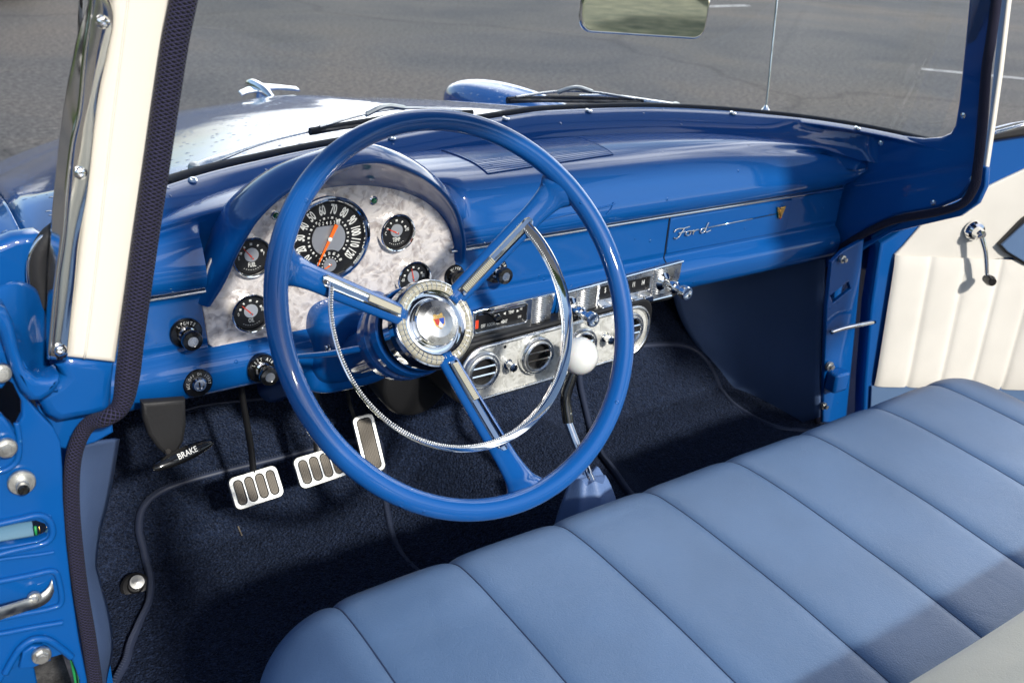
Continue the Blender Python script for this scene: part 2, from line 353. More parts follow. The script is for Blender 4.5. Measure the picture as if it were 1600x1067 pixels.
    def curveplate(s, loops, M, depth, bev, mat):
        """outline plus holes, filled, extruded by depth with rounded edges; lies between -depth and 0 along M's z"""
        c = bpy.data.curves.new('p', 'CURVE'); c.dimensions = '2D'; c.fill_mode = 'BOTH'; c.extrude = max(depth/2-bev, 0); c.bevel_depth = bev; c.offset = -bev; c.bevel_resolution = 2
        for L in loops:
            sp_ = c.splines.new('POLY'); sp_.points.add(len(L)-1); sp_.use_cyclic_u = True
            for p, (x, y) in zip(sp_.points, L): p.co = (x, y, 0, 1)
        o = bpy.data.objects.new('p', c); COL.objects.link(o)
        dg = bpy.context.evaluated_depsgraph_get(); me = o.evaluated_get(dg).to_mesh()
        s.add([loc(M, v.co.x, v.co.y, v.co.z-depth/2) for v in me.vertices], [list(p.vertices) for p in me.polygons], mat, False)
        o.evaluated_get(dg).to_mesh_clear(); bpy.data.objects.remove(o); bpy.data.curves.remove(c); return s
    def build(s, name, parent=None, label=None, bevel=0, subs=0, solid=0, weld=0, auto=35, seg=2, soff=-1):
        me = bpy.data.meshes.new(name); me.from_pydata([tuple(v) for v in s.v], [], s.f)
        for mt in s.mats: me.materials.append(MATS[mt])
        for i, p in enumerate(me.polygons): p.material_index = s.m[i]
        if s.uv:
            ul = me.uv_layers.new(name='UVMap')
            for fi, uvs in s.uv.items():
                p = me.polygons[fi]
                for li, q in zip(p.loop_indices, uvs): ul.data[li].uv = q
        if weld or bevel:
            bm = bmesh.new(); bm.from_mesh(me); bmesh.ops.remove_doubles(bm, verts=bm.verts, dist=weld or 1e-6)
            bm.to_mesh(me); bm.free()
        me.validate(); me.polygons.foreach_set('use_smooth', [True]*len(me.polygons))
        if auto: me.set_sharp_from_angle(angle=radians(auto))
        o = bpy.data.objects.new(name, me); COL.objects.link(o)
        if parent is not None: o.parent = parent
        if label: o['label'] = label
        if solid:
            k = o.modifiers.new('s', 'SOLIDIFY'); k.thickness = solid; k.offset = soff
        if bevel:
            k = o.modifiers.new('b', 'BEVEL'); k.width = bevel; k.segments = seg; k.limit_method = 'ANGLE'; k.angle_limit = radians(40)
            k.harden_normals = False
        if subs:
            k = o.modifiers.new('ss', 'SUBSURF'); k.levels = subs; k.render_levels = subs
        return o
def degrees_of(arc, R): return math.degrees(arc/R)
def tag(o, label=None, cat=None, group=None, kind=None):
    for k, v in (('label', label), ('category', cat), ('group', group), ('kind', kind)):
        if v: o[k] = v
    return o
def empty(name, l=(0, 0, 0)):
    o = bpy.data.objects.new(name, None); o.location = l; COL.objects.link(o); return o
CAR = tag(empty('classic_car'), 'bright blue vintage car with its driver side open, blue bench seat and blue steering wheel', 'car')
# ============================================================ GROUND
mb = MB(); mb.add([(-90, -90, 0), (90, -90, 0), (90, 90, 0), (-90, 90, 0)], [[0, 1, 2, 3]], 'asphalt'); tag(mb.build('ground'), kind='structure')
def ground_line(name, px, w_):
    a, b_ = [U(*p, z=.004) for p in px]; d = (b_-a).normalized(); s_ = Vector((-d.y, d.x, 0))*w_/2
    mb = MB().add([a-s_, b_-s_, b_+s_, a+s_], [[0, 1, 2, 3]], 'line_paint'); tag(mb.build(name), kind='structure')
ground_line('road_marking', [(1045, 12), (1168, 9)], .16)
ground_line('road_marking', [(1440, 108), (1900, 152)], .10)
# unseen trees added round the lot to darken the fender's reflection
mb = MB(); rnd = random.Random(3); R = []
for i in range(260):
    a = radians(96+206*i/259+0)                    # anticlockwise from +x: front-left round the left to behind
    rr = 38+2.5*noise.noise(Vector((i*.21, 0, 0))); h = 8.2+2.2*noise.noise(Vector((i*.13, 4, 0)))+1.2*noise.noise(Vector((i*.9, 7, 0)))
    R.append([Vector((cos(a)*(rr+1.0*noise.noise(Vector((i*.7, j*.9, 2)))), sin(a)*(rr+1.0*noise.noise(Vector((i*.7, j*.9, 5)))), h*j/9)) for j in range(10)])
mb.grid(R, 'leaf'); 
for i in range(5000):
    q = R[rnd.randrange(260)][rnd.randrange(2, 10)]; c = q+Vector((rnd.gauss(0, .9), rnd.gauss(0, .9), rnd.gauss(0, .5))); s_ = .25+.3*rnd.random(); e1 = Vector((rnd.gauss(0, 1), rnd.gauss(0, 1), rnd.gauss(0, 1))).normalized()*s_; e2 = e1.cross(Vector((rnd.random(), rnd.random(), rnd.random()))).normalized()*s_
    mb.add([c-e1, c+e2, c+e1, c-e2], [[0, 1, 2, 3]], 'leaf', False)
tag(mb.build('reflection_treeline', auto=0), kind='stuff')
mb = MB(); mb.add([(-60, -60, .02), (60, -60, .02), (60, -9, .02), (-60, -9, .02)], [[0, 1, 2, 3]], 'verge'); tag(mb.build('grass_verge'), kind='structure')

# ============================================================ DASH
FY = .300                                    # plane of the dash face
# main lower face: profile swept along x, with its ends
prof = [(.330, .8465), (.3000, .8445), (.2995, .835), (.2995, .790), (.2990, .779), (.3000, .772), (.2985, .766), (.288, .757), (.2805, .744), (.280, .728), (.286, .709), (.300, .697), (.330, .690), (.40, .690)]
xs = [-.715+i*(1.425/70) for i in range(71)]
mb = MB()
P3 = cr_interp([Vector((0, y, z)) for y, z in prof], 60)
P3c = [Vector((0, .312, z)) for z in np.linspace(.846, .768, 20)]+[p for p in P3 if p.z < .7665 and p.y < .2995 or p.z < .70]
for x0, x1, PP in ((-.715, -.5715, P3), (-.5715, -.1985, P3c), (-.1985, .710, P3)):
    mb.grid([[Vector((x, p.y, p.z)) for p in PP] for x in np.linspace(x0, x1, 40)], 'paint_blue', flip=True)
mb.build('dash_face', CAR, 'glossy blue lower dash face with rolled bottom edge', auto=60)
# dash top: dome from the rear channel to the front lip, tapering to a point at both ends
def dome_rows():
    R = []
    for i in range(141):
        x = .7165*sin((-1+2*i/140)*pi/2)
        k = min(1, (abs(x)/.7165)); e = max(0, 1-k**9)
        e2 = max(0, 1-k**16)
        yr = sup(x, .722, .38); yf = .300; zt = .913+.040*(1-k**4)*1.0
        yr = max(yr, .262)
        # profile: rear edge -> top -> front bulge -> trim line
        D = [(yr+.006, zt-.030), (yr-.002, zt-.006), (yr-.014, zt), (yr*.55+yf*.45, zt+.003*e), (yr*.3+yf*.7, zt+.001), (.320, zt-.008), (.301, .5*zt+.5*.902), (.288, .893), (.283, .874), (.288, .857), (.300, .849), (.332, .847)]
        if k > .80:
            f = 1-math.sqrt(max(0, 1-((k-.80)/.20)**3.2))
            D = [(y*(1-f)+(.264-.0004*j)*f, z*(1-f)+(.898-.001*j)*f) if j < 10 else (y, z) for j, (y, z) in enumerate(D)]
        if -.566 < x < -.204: D = [(max(y, .318+.002*j), z) for j, (y, z) in enumerate(D)]
        R.append(cr_interp([Vector((x, y, z)) for y, z in D], 50))
    return R
mb = MB(); mb.grid(dome_rows(), 'paint_blue', flip=True); mb.build('dash_top', CAR, 'domed glossy blue dash top', auto=70)
# cowl rail: ledge under the windscreen, its inner channel
def cdz(x): return float(np.interp(x, [-.75, -.43, -.2, .1, .34, .58, .75], [-.021, -.018, -.010, .011, .009, .002, 0]))
def cowl_rows():
    R = []
    for i in range(141):
        t = i/140; L = []
        for a, b_, z in ((.745, .425, .966), (.742, .422, .977), (.733, .414, .981), (.722, .402, .974), (.712, .391, .963), (.706, .385, .955), (.703, .381, .946), (.700, .378, .938), (.690, .368, .930), (.66, .33, .915)):
            x, y = sup_pt(t, a, b_)
            g = max(0, min(1, (.41-y)/.18)) if a < .715 else 0; g = g*g*(3-2*g)
            L.append(Vector((x*(1-g)+math.copysign(.7235, x)*g, y, z-.012*abs(x/.74)**3+cdz(x)*(1 if z > .95 else max(0, (z-.915)/.035)))))
        R.append(L)
    return R
mb = MB(); mb.grid(cowl_rows(), 'paint_blue'); cowl = mb.build('cowl_rail', CAR, 'blue painted rail under the windscreen with small screws', auto=70)
mb = MB(); P = []
for i in range(141):
    x, y = sup_pt(i/140, .752, .432); P.append(Vector((x, y, .980-.012*abs(x/.74)**3+cdz(x))))
mb.tube(P, .0065, 'rubber', 8); mb.build('windscreen_gasket', CAR, auto=0)
for px, py in [(302, 294), (612, 217), (919, 179), (1144, 181), (1338, 206), (790, 186)]:
    q = Uc(px, py, .728, .408); q.z = .9785-.012*abs(q.x/.74)**3+cdz(q.x)
    M = FR(q+Vector((0, -.001, .0005)), (.0, -.35, 1), (0, 1, 0))
    MB().lathe([(.0065, 0), (.0062, .0012), (.0035, .0022), (.0012, .0012)], M, 'chrome', 18).build('screw', cowl)
# chrome trim strip under the dome
mb = MB()
for x0, x1 in ((-.715, -.562), (-.205, .705)):
    mb.grid([[Vector((x, .2965+.004*(1-cos(a)) , .8465+.0042*sin(a))) - Vector((0, .0035*cos(a), 0)) for a in [pi*(j/8-.5) for j in range(9)]] for x in [x0+(x1-x0)*k/30 for k in range(31)]], 'chrome')
mb.build('dash_trim_strip', CAR, 'thin chrome strip along the dash', auto=0)
# defroster grille panel on the dash top
def dome_z(x, y):
    k = abs(x)/.705; yr = sup(x, .722, .38); zt = .905+.040*(1-k**4)
    return None
import bisect
_dr = dome_rows()
from mathutils.bvhtree import BVHTree
_vs = [p for r in _dr for p in r]; _nb = len(_dr[0])
DOME = BVHTree.FromPolygons(_vs, [[i*_nb+j, i*_nb+j+1, (i+1)*_nb+j+1, (i+1)*_nb+j] for i in range(len(_dr)-1) for j in range(_nb-1)])
def on_dome(px, py, lift=.001):
    d = Vector(ray(px, py)).normalized(); h, n_, _, _ = DOME.ray_cast(Vector(CAM), d)
    if h is None: return None
    if n_.z < 0: n_ = -n_
    return h+n_*lift
def quad_on_dome(c, nu, nv, lift):
    c = [Vector((a, b_, 0)) for a, b_ in c]; R = []
    for i in range(nu+1):
        r = []
        for j in range(nv+1):
            u, v_ = i/nu, j/nv; p = (c[0]*(1-u)+c[1]*u)*(1-v_)+(c[3]*(1-u)+c[2]*u)*v_
            q = on_dome(p.x, p.y, lift); r.append(q)
        R.append(r)
    return R
def drop(x, y, lift):
    h, n_, _, _ = DOME.ray_cast(Vector((x, y, 1.2)), Vector((0, 0, -1)))
    return None if h is None else h+(n_ if n_.z > 0 else -n_)*lift
gc = [U(px, py, z=.953) for px, py in ((690, 236), (895, 212), (958, 241), (762, 267))]; R = []
for i in range(31):
    r = []
    for j in range(13):
        u, v_ = i/30, j/12; p = (gc[0]*(1-u)+gc[1]*u)*(1-v_)+(gc[3]*(1-u)+gc[2]*u)*v_; r.append(drop(p.x, min(p.y, sup(p.x, .722, .38)-.020), .0012))
    R.append(r)
if all(q is not None for r in R for q in r):
    g3 = [R[0][0], R[-1][0], R[-1][-1], R[0][-1]]
    # ribs: fine parallel ridges along the long side
    mb = MB(); nr = 22
    for k in range(nr):
        v0 = (k+.25)/nr; P = []
        for i in range(31):
            j = v0*12; j0 = int(j); f = j-j0; P.append(R[i][j0]*(1-f)+R[i][min(j0+1, 12)]*f)
        mb.tube(P, .0006, 'paint_blue', 6)
    mb.grid(R, 'paint_blue', flip=True)
    P = [R[i][0] for i in range(31)]+[R[30][j] for j in range(1, 13)]+[R[i][12] for i in range(29, -1, -1)]+[R[0][j] for j in range(11, 0, -1)]
    mb.tube(P, .0010, 'paint_blue', 6, closed=True)
    mb.build('defroster_grille', CAR, 'ribbed blue grille panel set in the dash top', auto=50)
# thin raised seam in the dome at right and the lip recess
P = [on_dome(*p, .0004) for p in [(1175, 211), (1160, 218), (1135, 226), (1100, 233), (1060, 240), (1020, 246)]]
if all(P): MB().tube(P, .0006, 'paint_blue', 5, sub=20).build('dash_seam', CAR, auto=0)
# ash tray pull: rounded raised outline on the front of the dome
P = [on_dome(*p, .001) for p in [(842, 352), (856, 342), (950, 322), (958, 318), (950, 332), (934, 341), (850, 357)]]
if all(P): MB().tube(P, .0014, 'paint_blue', 6, sub=50, closed=True).build('ash_tray_lip', CAR, auto=0)

# ------------------------------------------------------------ glove box door
def face_pt(px, py, y=FY): p = U(px, py, y=y); return (p.x, p.z)
FM = FR((0, FY, 0), (0, -1, 0))              # local x = world x, local y = world z, local z = towards the rear
gl, gr_, gt, gb = .236, .556, .8405, .7755
mb = MB(); mb.curveplate([[(gl+.004+a, b_) for a, b_ in [(0, gb), (gr_-gl-.004, gb), (gr_-gl-.004, gt), (0, gt)]]], FM, .006, .0022, 'paint_blue')
for v_ in mb.v: v_ += Vector((0, -.0035, 0))
gbx = mb.build('glove_box_door', CAR, 'blue glove box door with chrome script and gold emblem', auto=40)
# vertical shut line left of the glove box down over the roll
mb = MB(); q = [Vector((.2385, p.y-.0006, p.z)) for p in P3 if p.z < .843]
mb.tube(q, .0012, 'black_void', 5); mb.build('dash_shut_line', CAR, auto=0)
# chrome script: cursive 'Ford' drawn as bent wire, then the long bar to the gold V emblem
def script(strokes, ox, oz, s_, r):
    mb = MB()
    for st in strokes:
        P = [Vector((ox+x*s_, FY-.0058, oz+z*s_*.5+.003)) for x, z in st]; P = cr_interp(P, len(P)*7)
        mb.tube(P, r, 'chrome', 8, flat=1.0)
    return mb
S = [[(-.10, .62), (.02, .86), (.2, .9), (.55, .86), (.95, .93)], [(.60, .88), (.42, .45), (.28, .05), (.10, -.12), (-.05, .02)], [(.22, .42), (.45, .45), (.68, .50)],
     [(.92, .48), (.76, .38), (.74, .12), (.88, 0), (1.04, .12), (1.06, .34), (.92, .48), (1.1, .42), (1.28, .46)], [(1.28, .46), (1.26, .2), (1.24, 0)], [(1.26, .24), (1.4, .42), (1.54, .46), (1.62, .38)],
     [(2.04, .44), (1.86, .46), (1.76, .26), (1.80, .04), (1.94, .02), (2.06, .18), (2.16, .6), (2.26, 1.02)], [(2.16, .6), (2.10, .2), (2.16, 0), (2.32, .06), (2.5, .14)]]
a = U(1052, 366, y=FY-.005); a2 = U(1107, 353, y=FY-.005)
mb = script(S, a.x+.004, a.z-.010, (a2.x-a.x)/2.42, .0014)
e = U(1213, 334, y=FY-.005)
mb.tube([Vector((a2.x, FY-.0055, a2.z-.003)), Vector((e.x, FY-.0055, e.z+.000))], .0011, 'chrome', 8)
mb.build('chrome_script', gbx, 'chrome cursive script with a long thin bar', auto=0)
mb = MB(); e = U(1219, 330, y=FY-.005); M = FR(e, (0, -1, 0))
for sg in (-1, 1): mb.prism([(0, -.013), (sg*.004, -.013), (sg*.0115, .009), (sg*.0065, .009)][::sg], M, 0, .003, 'gold')
mb.prism([(-.0045, -.003), (0, -.009), (.0045, -.003), (.0045, .005), (-.0045, .005)], M, .001, .0045, 'gold')
mb.prism([(-.002, -.012), (.002, -.012), (.0, -.016)], M, .001, .004, 'red_enamel')
for i in range(3): mb.ball(loc(M, (i-1)*.003, .0075, .003), .0016, 'gold', 8)
mb.build('gold_emblem', gbx, 'small gold V shaped emblem with crest', bevel=.0004)

# ============================================================ INSTRUMENT PANEL
PY = .298
def pp(px, py): p = U(px, py, y=PY); return Vector((p.x, p.z, 0))
CX = -.385
def arch(rx=.188, z0=.767, z1=.965, nx=36):
    pts = []
    for i in range(nx+1):
        a = pi*i/nx; pts.append((CX+rx*cos(a), .832+(z1-.832)*sin(a)**.9))
    return pts
ol = arch(); ol = [(CX+.190, .765+.008), (CX+.190, .828)]+ol+[(CX-.190, .828), (CX-.186, .771), (CX-.180, .7645), (CX+.182, .7645)]
mb = MB(); mb.curveplate([ol], FR((0, PY, 0), (0, -1, 0)), .006, .0012, 'pearl')
mb.build('gauge_panel', CAR, 'mother of pearl gauge panel', auto=40)
# hood over the panel: inner root -> lip -> outer skin running forward into the dome
lip = [(-.566, .288, .828), (-.548, .277, .862), (-.532, .262, .907), (-.508, .244, .953), (-.468, .228, .989), (-.415, .218, 1.008), (-.385, .217, 1.012), (-.350, .218, 1.008), (-.300, .228, .985), (-.256, .244, .953), (-.222, .262, .915), (-.198, .279, .868), (-.190, .290, .828)]
root = []
for i, (x, y, z) in enumerate(lip):
    a = pi-pi*i/12; root.append((CX+.188*cos(a)*1.0, .298, .828+(.960-.828)*sin(a)**.85))
R = []
lipv = cr_interp([Vector(p) for p in lip], 72); rootv = cr_interp([Vector(p) for p in root], 72)
for k in range(73):
    L, Rt = lipv[k], rootv[k]; a = pi-pi*k/72; outd = Vector((cos(a), 0, sin(a)*.9+.1)).normalized()
    row = [Rt+Vector((0, .006, 0)), Rt.lerp(L, .30)+outd*.002, Rt.lerp(L, .7)+outd*.003, L+outd*.0005+Vector((0, .002, 0)), L+outd*.004+Vector((0, -.0022, 0)), L+outd*.0085+Vector((0, .001, 0)),
           L+outd*.016+Vector((0, .018, 0)), L+outd*.021+Vector((0, .048, -.004)), L+outd*(.021 if 12 < k < 60 else .018)+Vector((0, .10, -.026)), L+outd*.012+Vector((0, .155, -.055)), L+outd*.0+Vector((0, .20, -.09))]
    R.append(cr_interp(row, 36))
mb = MB(); mb.grid(R, 'paint_blue'); mb.build('gauge_hood', CAR, 'blue arched hood over the gauges', auto=0)
def gauge(cx, cy, r, name, label, draw):
    p = U(cx, cy, y=PY); M = FR((p.x, PY, p.z), (0, -1, 0)); o = empty(name); o.parent = CAR; o['label'] = label
    MB().lathe([(r, 0), (r, .007), (r*.985, .0105), (r*.95, .012), (r*.90, .0115), (r*.87, .0095), (r*.86, .0075)], M, 'chrome', 48, caps=False).build('bezel', o, auto=0)
    mb = MB(); mb.lathe([(r*.865, .0078), (r*.82, .0045), (.0001, .0045)], M, 'dial_black', 40, caps=False); draw(mb, M @ Matrix.Translation((0, 0, .0047)), r); mb.build('dial', o, auto=0)
    return o, M
def needle(o, M, r, ang, tail, w_, mat='needle_orange', cx=0, cy=0, h=.0068, wide=1.0):
    mb = MB(); d = Vector((cos(radians(ang)), sin(radians(ang)))); s_ = Vector((-d.y, d.x)); c = Vector((cx, cy))
    q = [c+d*r+s_*w_*.25, c-d*tail+s_*w_*wide, c-d*tail-s_*w_*wide, c+d*r-s_*w_*.25]
    mb.prism([(p.x, p.y) for p in q], M, h-.0004, h, mat)
    mb.lathe([(w_*.95, h-.001), (w_*.95, h+.0012), (w_*.6, h+.0018)], M @ Matrix.Translation((cx, cy, 0)), 'white_mark' if mat == 'needle_orange' and tail > .005 else 'brushed', 16)
    mb.build('needle', o)
def sp_draw(mb, M, r):
    for k in range(13):
        a = 90+65*2.34-k*23.4
        mb.text(str(k*10), M @ Matrix.Translation((r*.665*cos(radians(a)), r*.665*sin(radians(a)), .0)) @ Matrix.Rotation(radians(a-90), 4, 'Z'), r*.31, 'white_mark', sx=.50, bold=.0005)
    for k in range(27):
        a = radians(90+65*2.34-k*11.7); big = k % 2 == 0; s_ = r*(.028 if big else .017)
        if k > 24: continue
        mb.box(M @ Matrix.Translation((r*.475*cos(a), r*.475*sin(a), .0002)) @ Matrix.Rotation(a, 4, 'Z'), 2*s_, 2*s_*(.9 if big else .7), .0003, 'white_mark')
    mb.lathe([(r*.40, .0003), (r*.40, .0012), (.0001, .0012)], M, 'dial_metal', 40, caps=False)
    # odometer window
    for i in range(6):
        Mo = M @ Matrix.Translation(((i-2.5)*r*.09, r*.365, .0016)); mb.box(Mo, r*.085, r*.12, .0006, 'white_mark' if i == 5 else 'black_gloss')
        mb.text('024531'[i], Mo @ Matrix.Translation((0, 0, .0005)), r*.115, 'black_gloss' if i == 5 else 'white_mark', sx=.75)
    # sub dial
    Ms = M @ Matrix.Translation((0, -r*.62, .0015)); mb.lathe([(r*.36, .0), (r*.36, .0008), (.0001, .0008)], Ms, 'dial_black', 36, caps=False)
    mb.lathe([(r*.155, .0009), (r*.155, .0018), (.0001, .0018)], Ms, 'dial_metal', 24, caps=False)
    for k in range(1, 9):
        a = 180-(k-1)*24+8
        mb.text(str(k*10), Ms @ Matrix.Translation((r*.275*cos(radians(a)), r*.275*sin(radians(a)), .001)) @ Matrix.Rotation(radians(a-90), 4, 'Z'), r*.10, 'white_mark', sx=.55, bold=.0001)
        mb.box(Ms @ Matrix.Rotation(radians(a), 4, 'Z') @ Matrix.Translation((r*.185, 0, .0012)), r*.028, r*.028, .0004, 'white_mark')
R_SP = .0605
o, M = gauge(511, 371, R_SP, 'speedometer', 'large speedometer reading zero', sp_draw)
needle(o, M, R_SP*.66, -118, R_SP*.36, .0032, wide=.9, h=.0096)
needle(o, M, R_SP*.22, 205, .002, .0012, cx=0, cy=-R_SP*.62, h=.0095)
def sg(word, left, right, ang):
    def d(mb, M, r):
        mb.lathe([(r*.34, .0003), (r*.34, .001), (.0001, .001)], M @ Matrix.Translation((0, r*.08, 0)), 'dial_metal', 24, caps=False)
        for k, a in enumerate((165, 128, 90, 52, 15)):
            mb.box(M @ Matrix.Translation((r*.52*cos(radians(a)), r*.08+r*.52*sin(radians(a)), .0002)) @ Matrix.Rotation(radians(a), 4, 'Z'), r*.11, r*(.08 if k % 2 else .12), .0003, 'white_mark')
        mb.text(word, M @ Matrix.Translation((0, -r*.42, .0)), r*.30, 'white_mark', sx=.6, bold=.0001)
        mb.text(left, M @ Matrix.Translation((-r*.60, -r*.02, .0)), r*.26, 'white_mark', sx=.6); mb.text(right, M @ Matrix.Translation((r*.60, r*.06, .0)), r*.26, 'white_mark', sx=.6)
        a0 = [(r*.66*cos(radians(q)), r*.66*sin(radians(q))) for q in range(235, 306, 10)]
        for q in a0: mb.box(M @ Matrix.Translation((*q, .0002)), r*.05, r*.03, .0002, 'white_mark')
    return d
for (cx, cy, wd, lf, rt, an, lb) in ((391, 399, 'FUEL', 'E', 'F', 128, 'upper left round fuel gauge'), (390, 486, 'OIL', '0', '100', 133, 'lower left round oil gauge'), (617, 361, 'TEMP', 'C', '240', 152, 'upper right round gauge beside the speedometer'), (643, 433, 'AMP', '-60', '60', 102, 'lower right round gauge partly behind the wheel hub')):
    o, M = gauge(cx, cy, .0278, 'gauge', lb, sg(wd, lf, rt, an)); needle(o, M @ Matrix.Translation((0, -.001, 0)), .0175, an, .003, .0011, 'red_mark')
for i, (cx, cy) in enumerate(((583, 313), (430, 336))):
    p = U(cx, cy, y=PY); M = FR((p.x, PY, p.z), (0, -1, 0))
    mb = MB(); mb.lathe([(.0062, 0), (.0062, .002), (.0048, .003)], M, 'chrome', 20); mb.lathe([(.0045, .002), (.0042, .0045), (.0028, .0062), (.0001, .007)], M, 'green_jewel', 16, caps=False)
    mb.build('indicator_lamp', CAR, 'small green jewel lamp on the pearl panel', auto=0)
# knobs -------------------------------------------------------
def knob(cx, cy, word, y=FY, esc=.0208, out_=.021, kr=.0132, label=None, tilt=(0, -1, .0), off=(0, 0)):
    p = U(cx, cy, y=y-.003); M = FR((p.x, y, p.z), tilt); o = empty('dash_knob'); o.parent = CAR
    if label: o['label'] = label
    mb = MB(); mb.lathe([(esc, -.004), (esc, .003), (esc*.93, .0052), (esc*.62, .0060), (esc*.58, .0045)], M, 'black_gloss', 36); mb.arctext(word, M @ Matrix.Translation((0, 0, .0060)), esc*.74, 90, esc*.30, 'white_mark', sx=.7, bold=.0001, step=16)
    mb.lathe([(esc*.5, .004), (esc*.5, .007), (esc*.4, .0085)], M, 'chrome', 24); mb.build('escutcheon', o, auto=40)
    mb = MB(); mb.lathe([(.0042, .006), (.0042, out_)], M, 'chrome', 16); mb.lathe([(kr*.6, out_-.004), (kr*.95, out_), (kr, out_+.004), (kr, out_+.008), (kr*.93, out_+.0105), (kr*.55, out_+.0112), (kr*.5, out_+.0108, 'brushed'), (.0001, out_+.0108, 'brushed')], M, 'black_gloss', 28, caps=False); mb.build('knob', o, auto=40)
    return o
knob(291, 521, 'LIGHTS', label='black lights switch knob left of the pearl panel')
knob(410, 576, 'LEFT AIR', y=.279, label='black left air vent knob behind the wheel rim')
knob(710, 431, 'WIPER', esc=.0175, out_=.012, label='black wiper knob beside the pearl panel')
knob(775, 423, 'RIGHT AIR', label='black knob right of the wheel spoke')
p = U(309, 598, y=.281); M = FR((p.x, .285, p.z), (0, -1, .05)); o = empty('ignition_switch'); o.parent = CAR; o['label'] = 'black ignition switch with chrome key barrel'
mb = MB(); mb.lathe([(.0195, -.006), (.0195, .005), (.018, .0075), (.009, .0085)], M, 'black_gloss', 36); mb.arctext('ACC OFF ON START', M @ Matrix.Translation((0, 0, .0086)), .0138, 95, .0052, 'white_mark', sx=.7, step=13.5); mb.build('escutcheon', o, auto=40)
mb = MB(); mb.lathe([(.0095, .006), (.0095, .012), (.008, .0145), (.0055, .0145), (.005, .012)], M, 'chrome', 24); mb.box(M @ Matrix.Translation((0, 0, .0125)), .0016, .007, .001, 'black_void'); mb.build('key_barrel', o, auto=40)

# ============================================================ RADIO, HEATER CONTROLS
def chrome_face(name, label, px0, px1, z0, z1, y=.279):
    o = empty(name); o.parent = CAR; o['label'] = label; x0 = U(px0[0], px0[1], y=y).x; x1 = U(px1[0], px1[1], y=y).x
    return o, x0, x1
CY = .269
# black backing behind both
MB().prism([(-.20, .712), (-.03, .716), (.262, .722), (.262, .703), (.245, .696), (-.21, .690)], FR((0, .31, 0), (0, -1, 0)), -.06, .034, 'black_satin').build('control_recess', CAR, 'black recess under the radio', bevel=.002)
def horiz_fins(mb, M, x0, x1, z0, z1, n, mat='chrome'):
    for i in range(n):
        z = z0+(z1-z0)*(i+.5)/n; mb.tube([loc(M, x0, z, .001), loc(M, x1, z, .001)], (z1-z0)/n*.52, mat, 8)
Mh = FR((0, CY, 0), (0, -1, 0))
ho = empty('heater_control'); ho.parent = CAR; ho['label'] = 'chrome heater control with black lettered face'
mb = MB(); hx0, hx1, hz0, hz1 = -.178, -.026, .711, .758
mb.curveplate([[(hx0, hz0), (hx1-.008, hz0+.002), (hx1, hz0+.02), (hx1+.004, hz1+.001), (hx0, hz1-.004)], [(x+(hx0+.054), y+(.7335)) for x, y in rrect(.096, .031, .004)][::-1]], Mh, .010, .0015, 'chrome')
mb.build('bezel', ho, auto=40)
mb = MB(); mb.box(Mh @ Matrix.Translation((hx0+.054, .7335, -.008)), .098, .033, .004, 'dial_black')
Mt = Mh @ Matrix.Translation((0, 0, -.0058))
mb.text('OFF  ROOM AIR  HEAT', Mt @ Matrix.Translation((-.134, .7235, 0)), .0078, 'white_mark', sx=.62, bold=.0001); mb.text('DEF', Mt @ Matrix.Translation((-.086, .7265, 0)), .0055, 'white_mark', sx=.7)
mb.text('LO', Mt @ Matrix.Translation((-.128, .7365, 0)), .007, 'white_mark', sx=.7, bold=.0001); mb.text('TEMP', Mt @ Matrix.Translation((-.103, .7375, 0)), .007, 'white_mark', sx=.62, bold=.0001); mb.text('HI', Mt @ Matrix.Translation((-.084, .7395, 0)), .006, 'white_mark', sx=.7)
for xx, sg_ in ((-.1155, -1), (-.0905, 1)): mb.prism([(xx-.002*sg_, .735), (xx-.002*sg_, .740), (xx+.0025*sg_, .7375)][::-sg_], Mt, 0, .0003, 'white_mark')
mb.box(Mt @ Matrix.Translation((-.1665, .7285, 0)), .006, .014, .0006, 'red_mark'); mb.box(Mt @ Matrix.Translation((-.122, .7455, .001)), .088, .0025, .003, 'chrome'); mb.build('face', ho)
mb = MB(); horiz_fins(mb, Mh, -.066, -.030, .712, .757, 14, 'brushed'); mb.build('finned_end', ho, auto=0)
mb = MB(); M2 = Mh @ Matrix.Translation((-.143, .742, -.004)); mb.lathe([(.003, 0), (.003, .014), (.006, .015), (.0068, .019), (.0055, .023), (.0001, .024)], M2, 'black_gloss', 20, caps=False); mb.build('slide_knob', ho, auto=50)
mb = MB(); mb.tube([loc(Mh, -.165, .706, .003), loc(Mh, -.145, .702, .008), loc(Mh, -.13, .695, .012)], .0022, 'chrome', 8); mb.ball(loc(Mh, -.128, .693, .014), .006, 'black_gloss', 14); mb.build('lever', ho, auto=0)
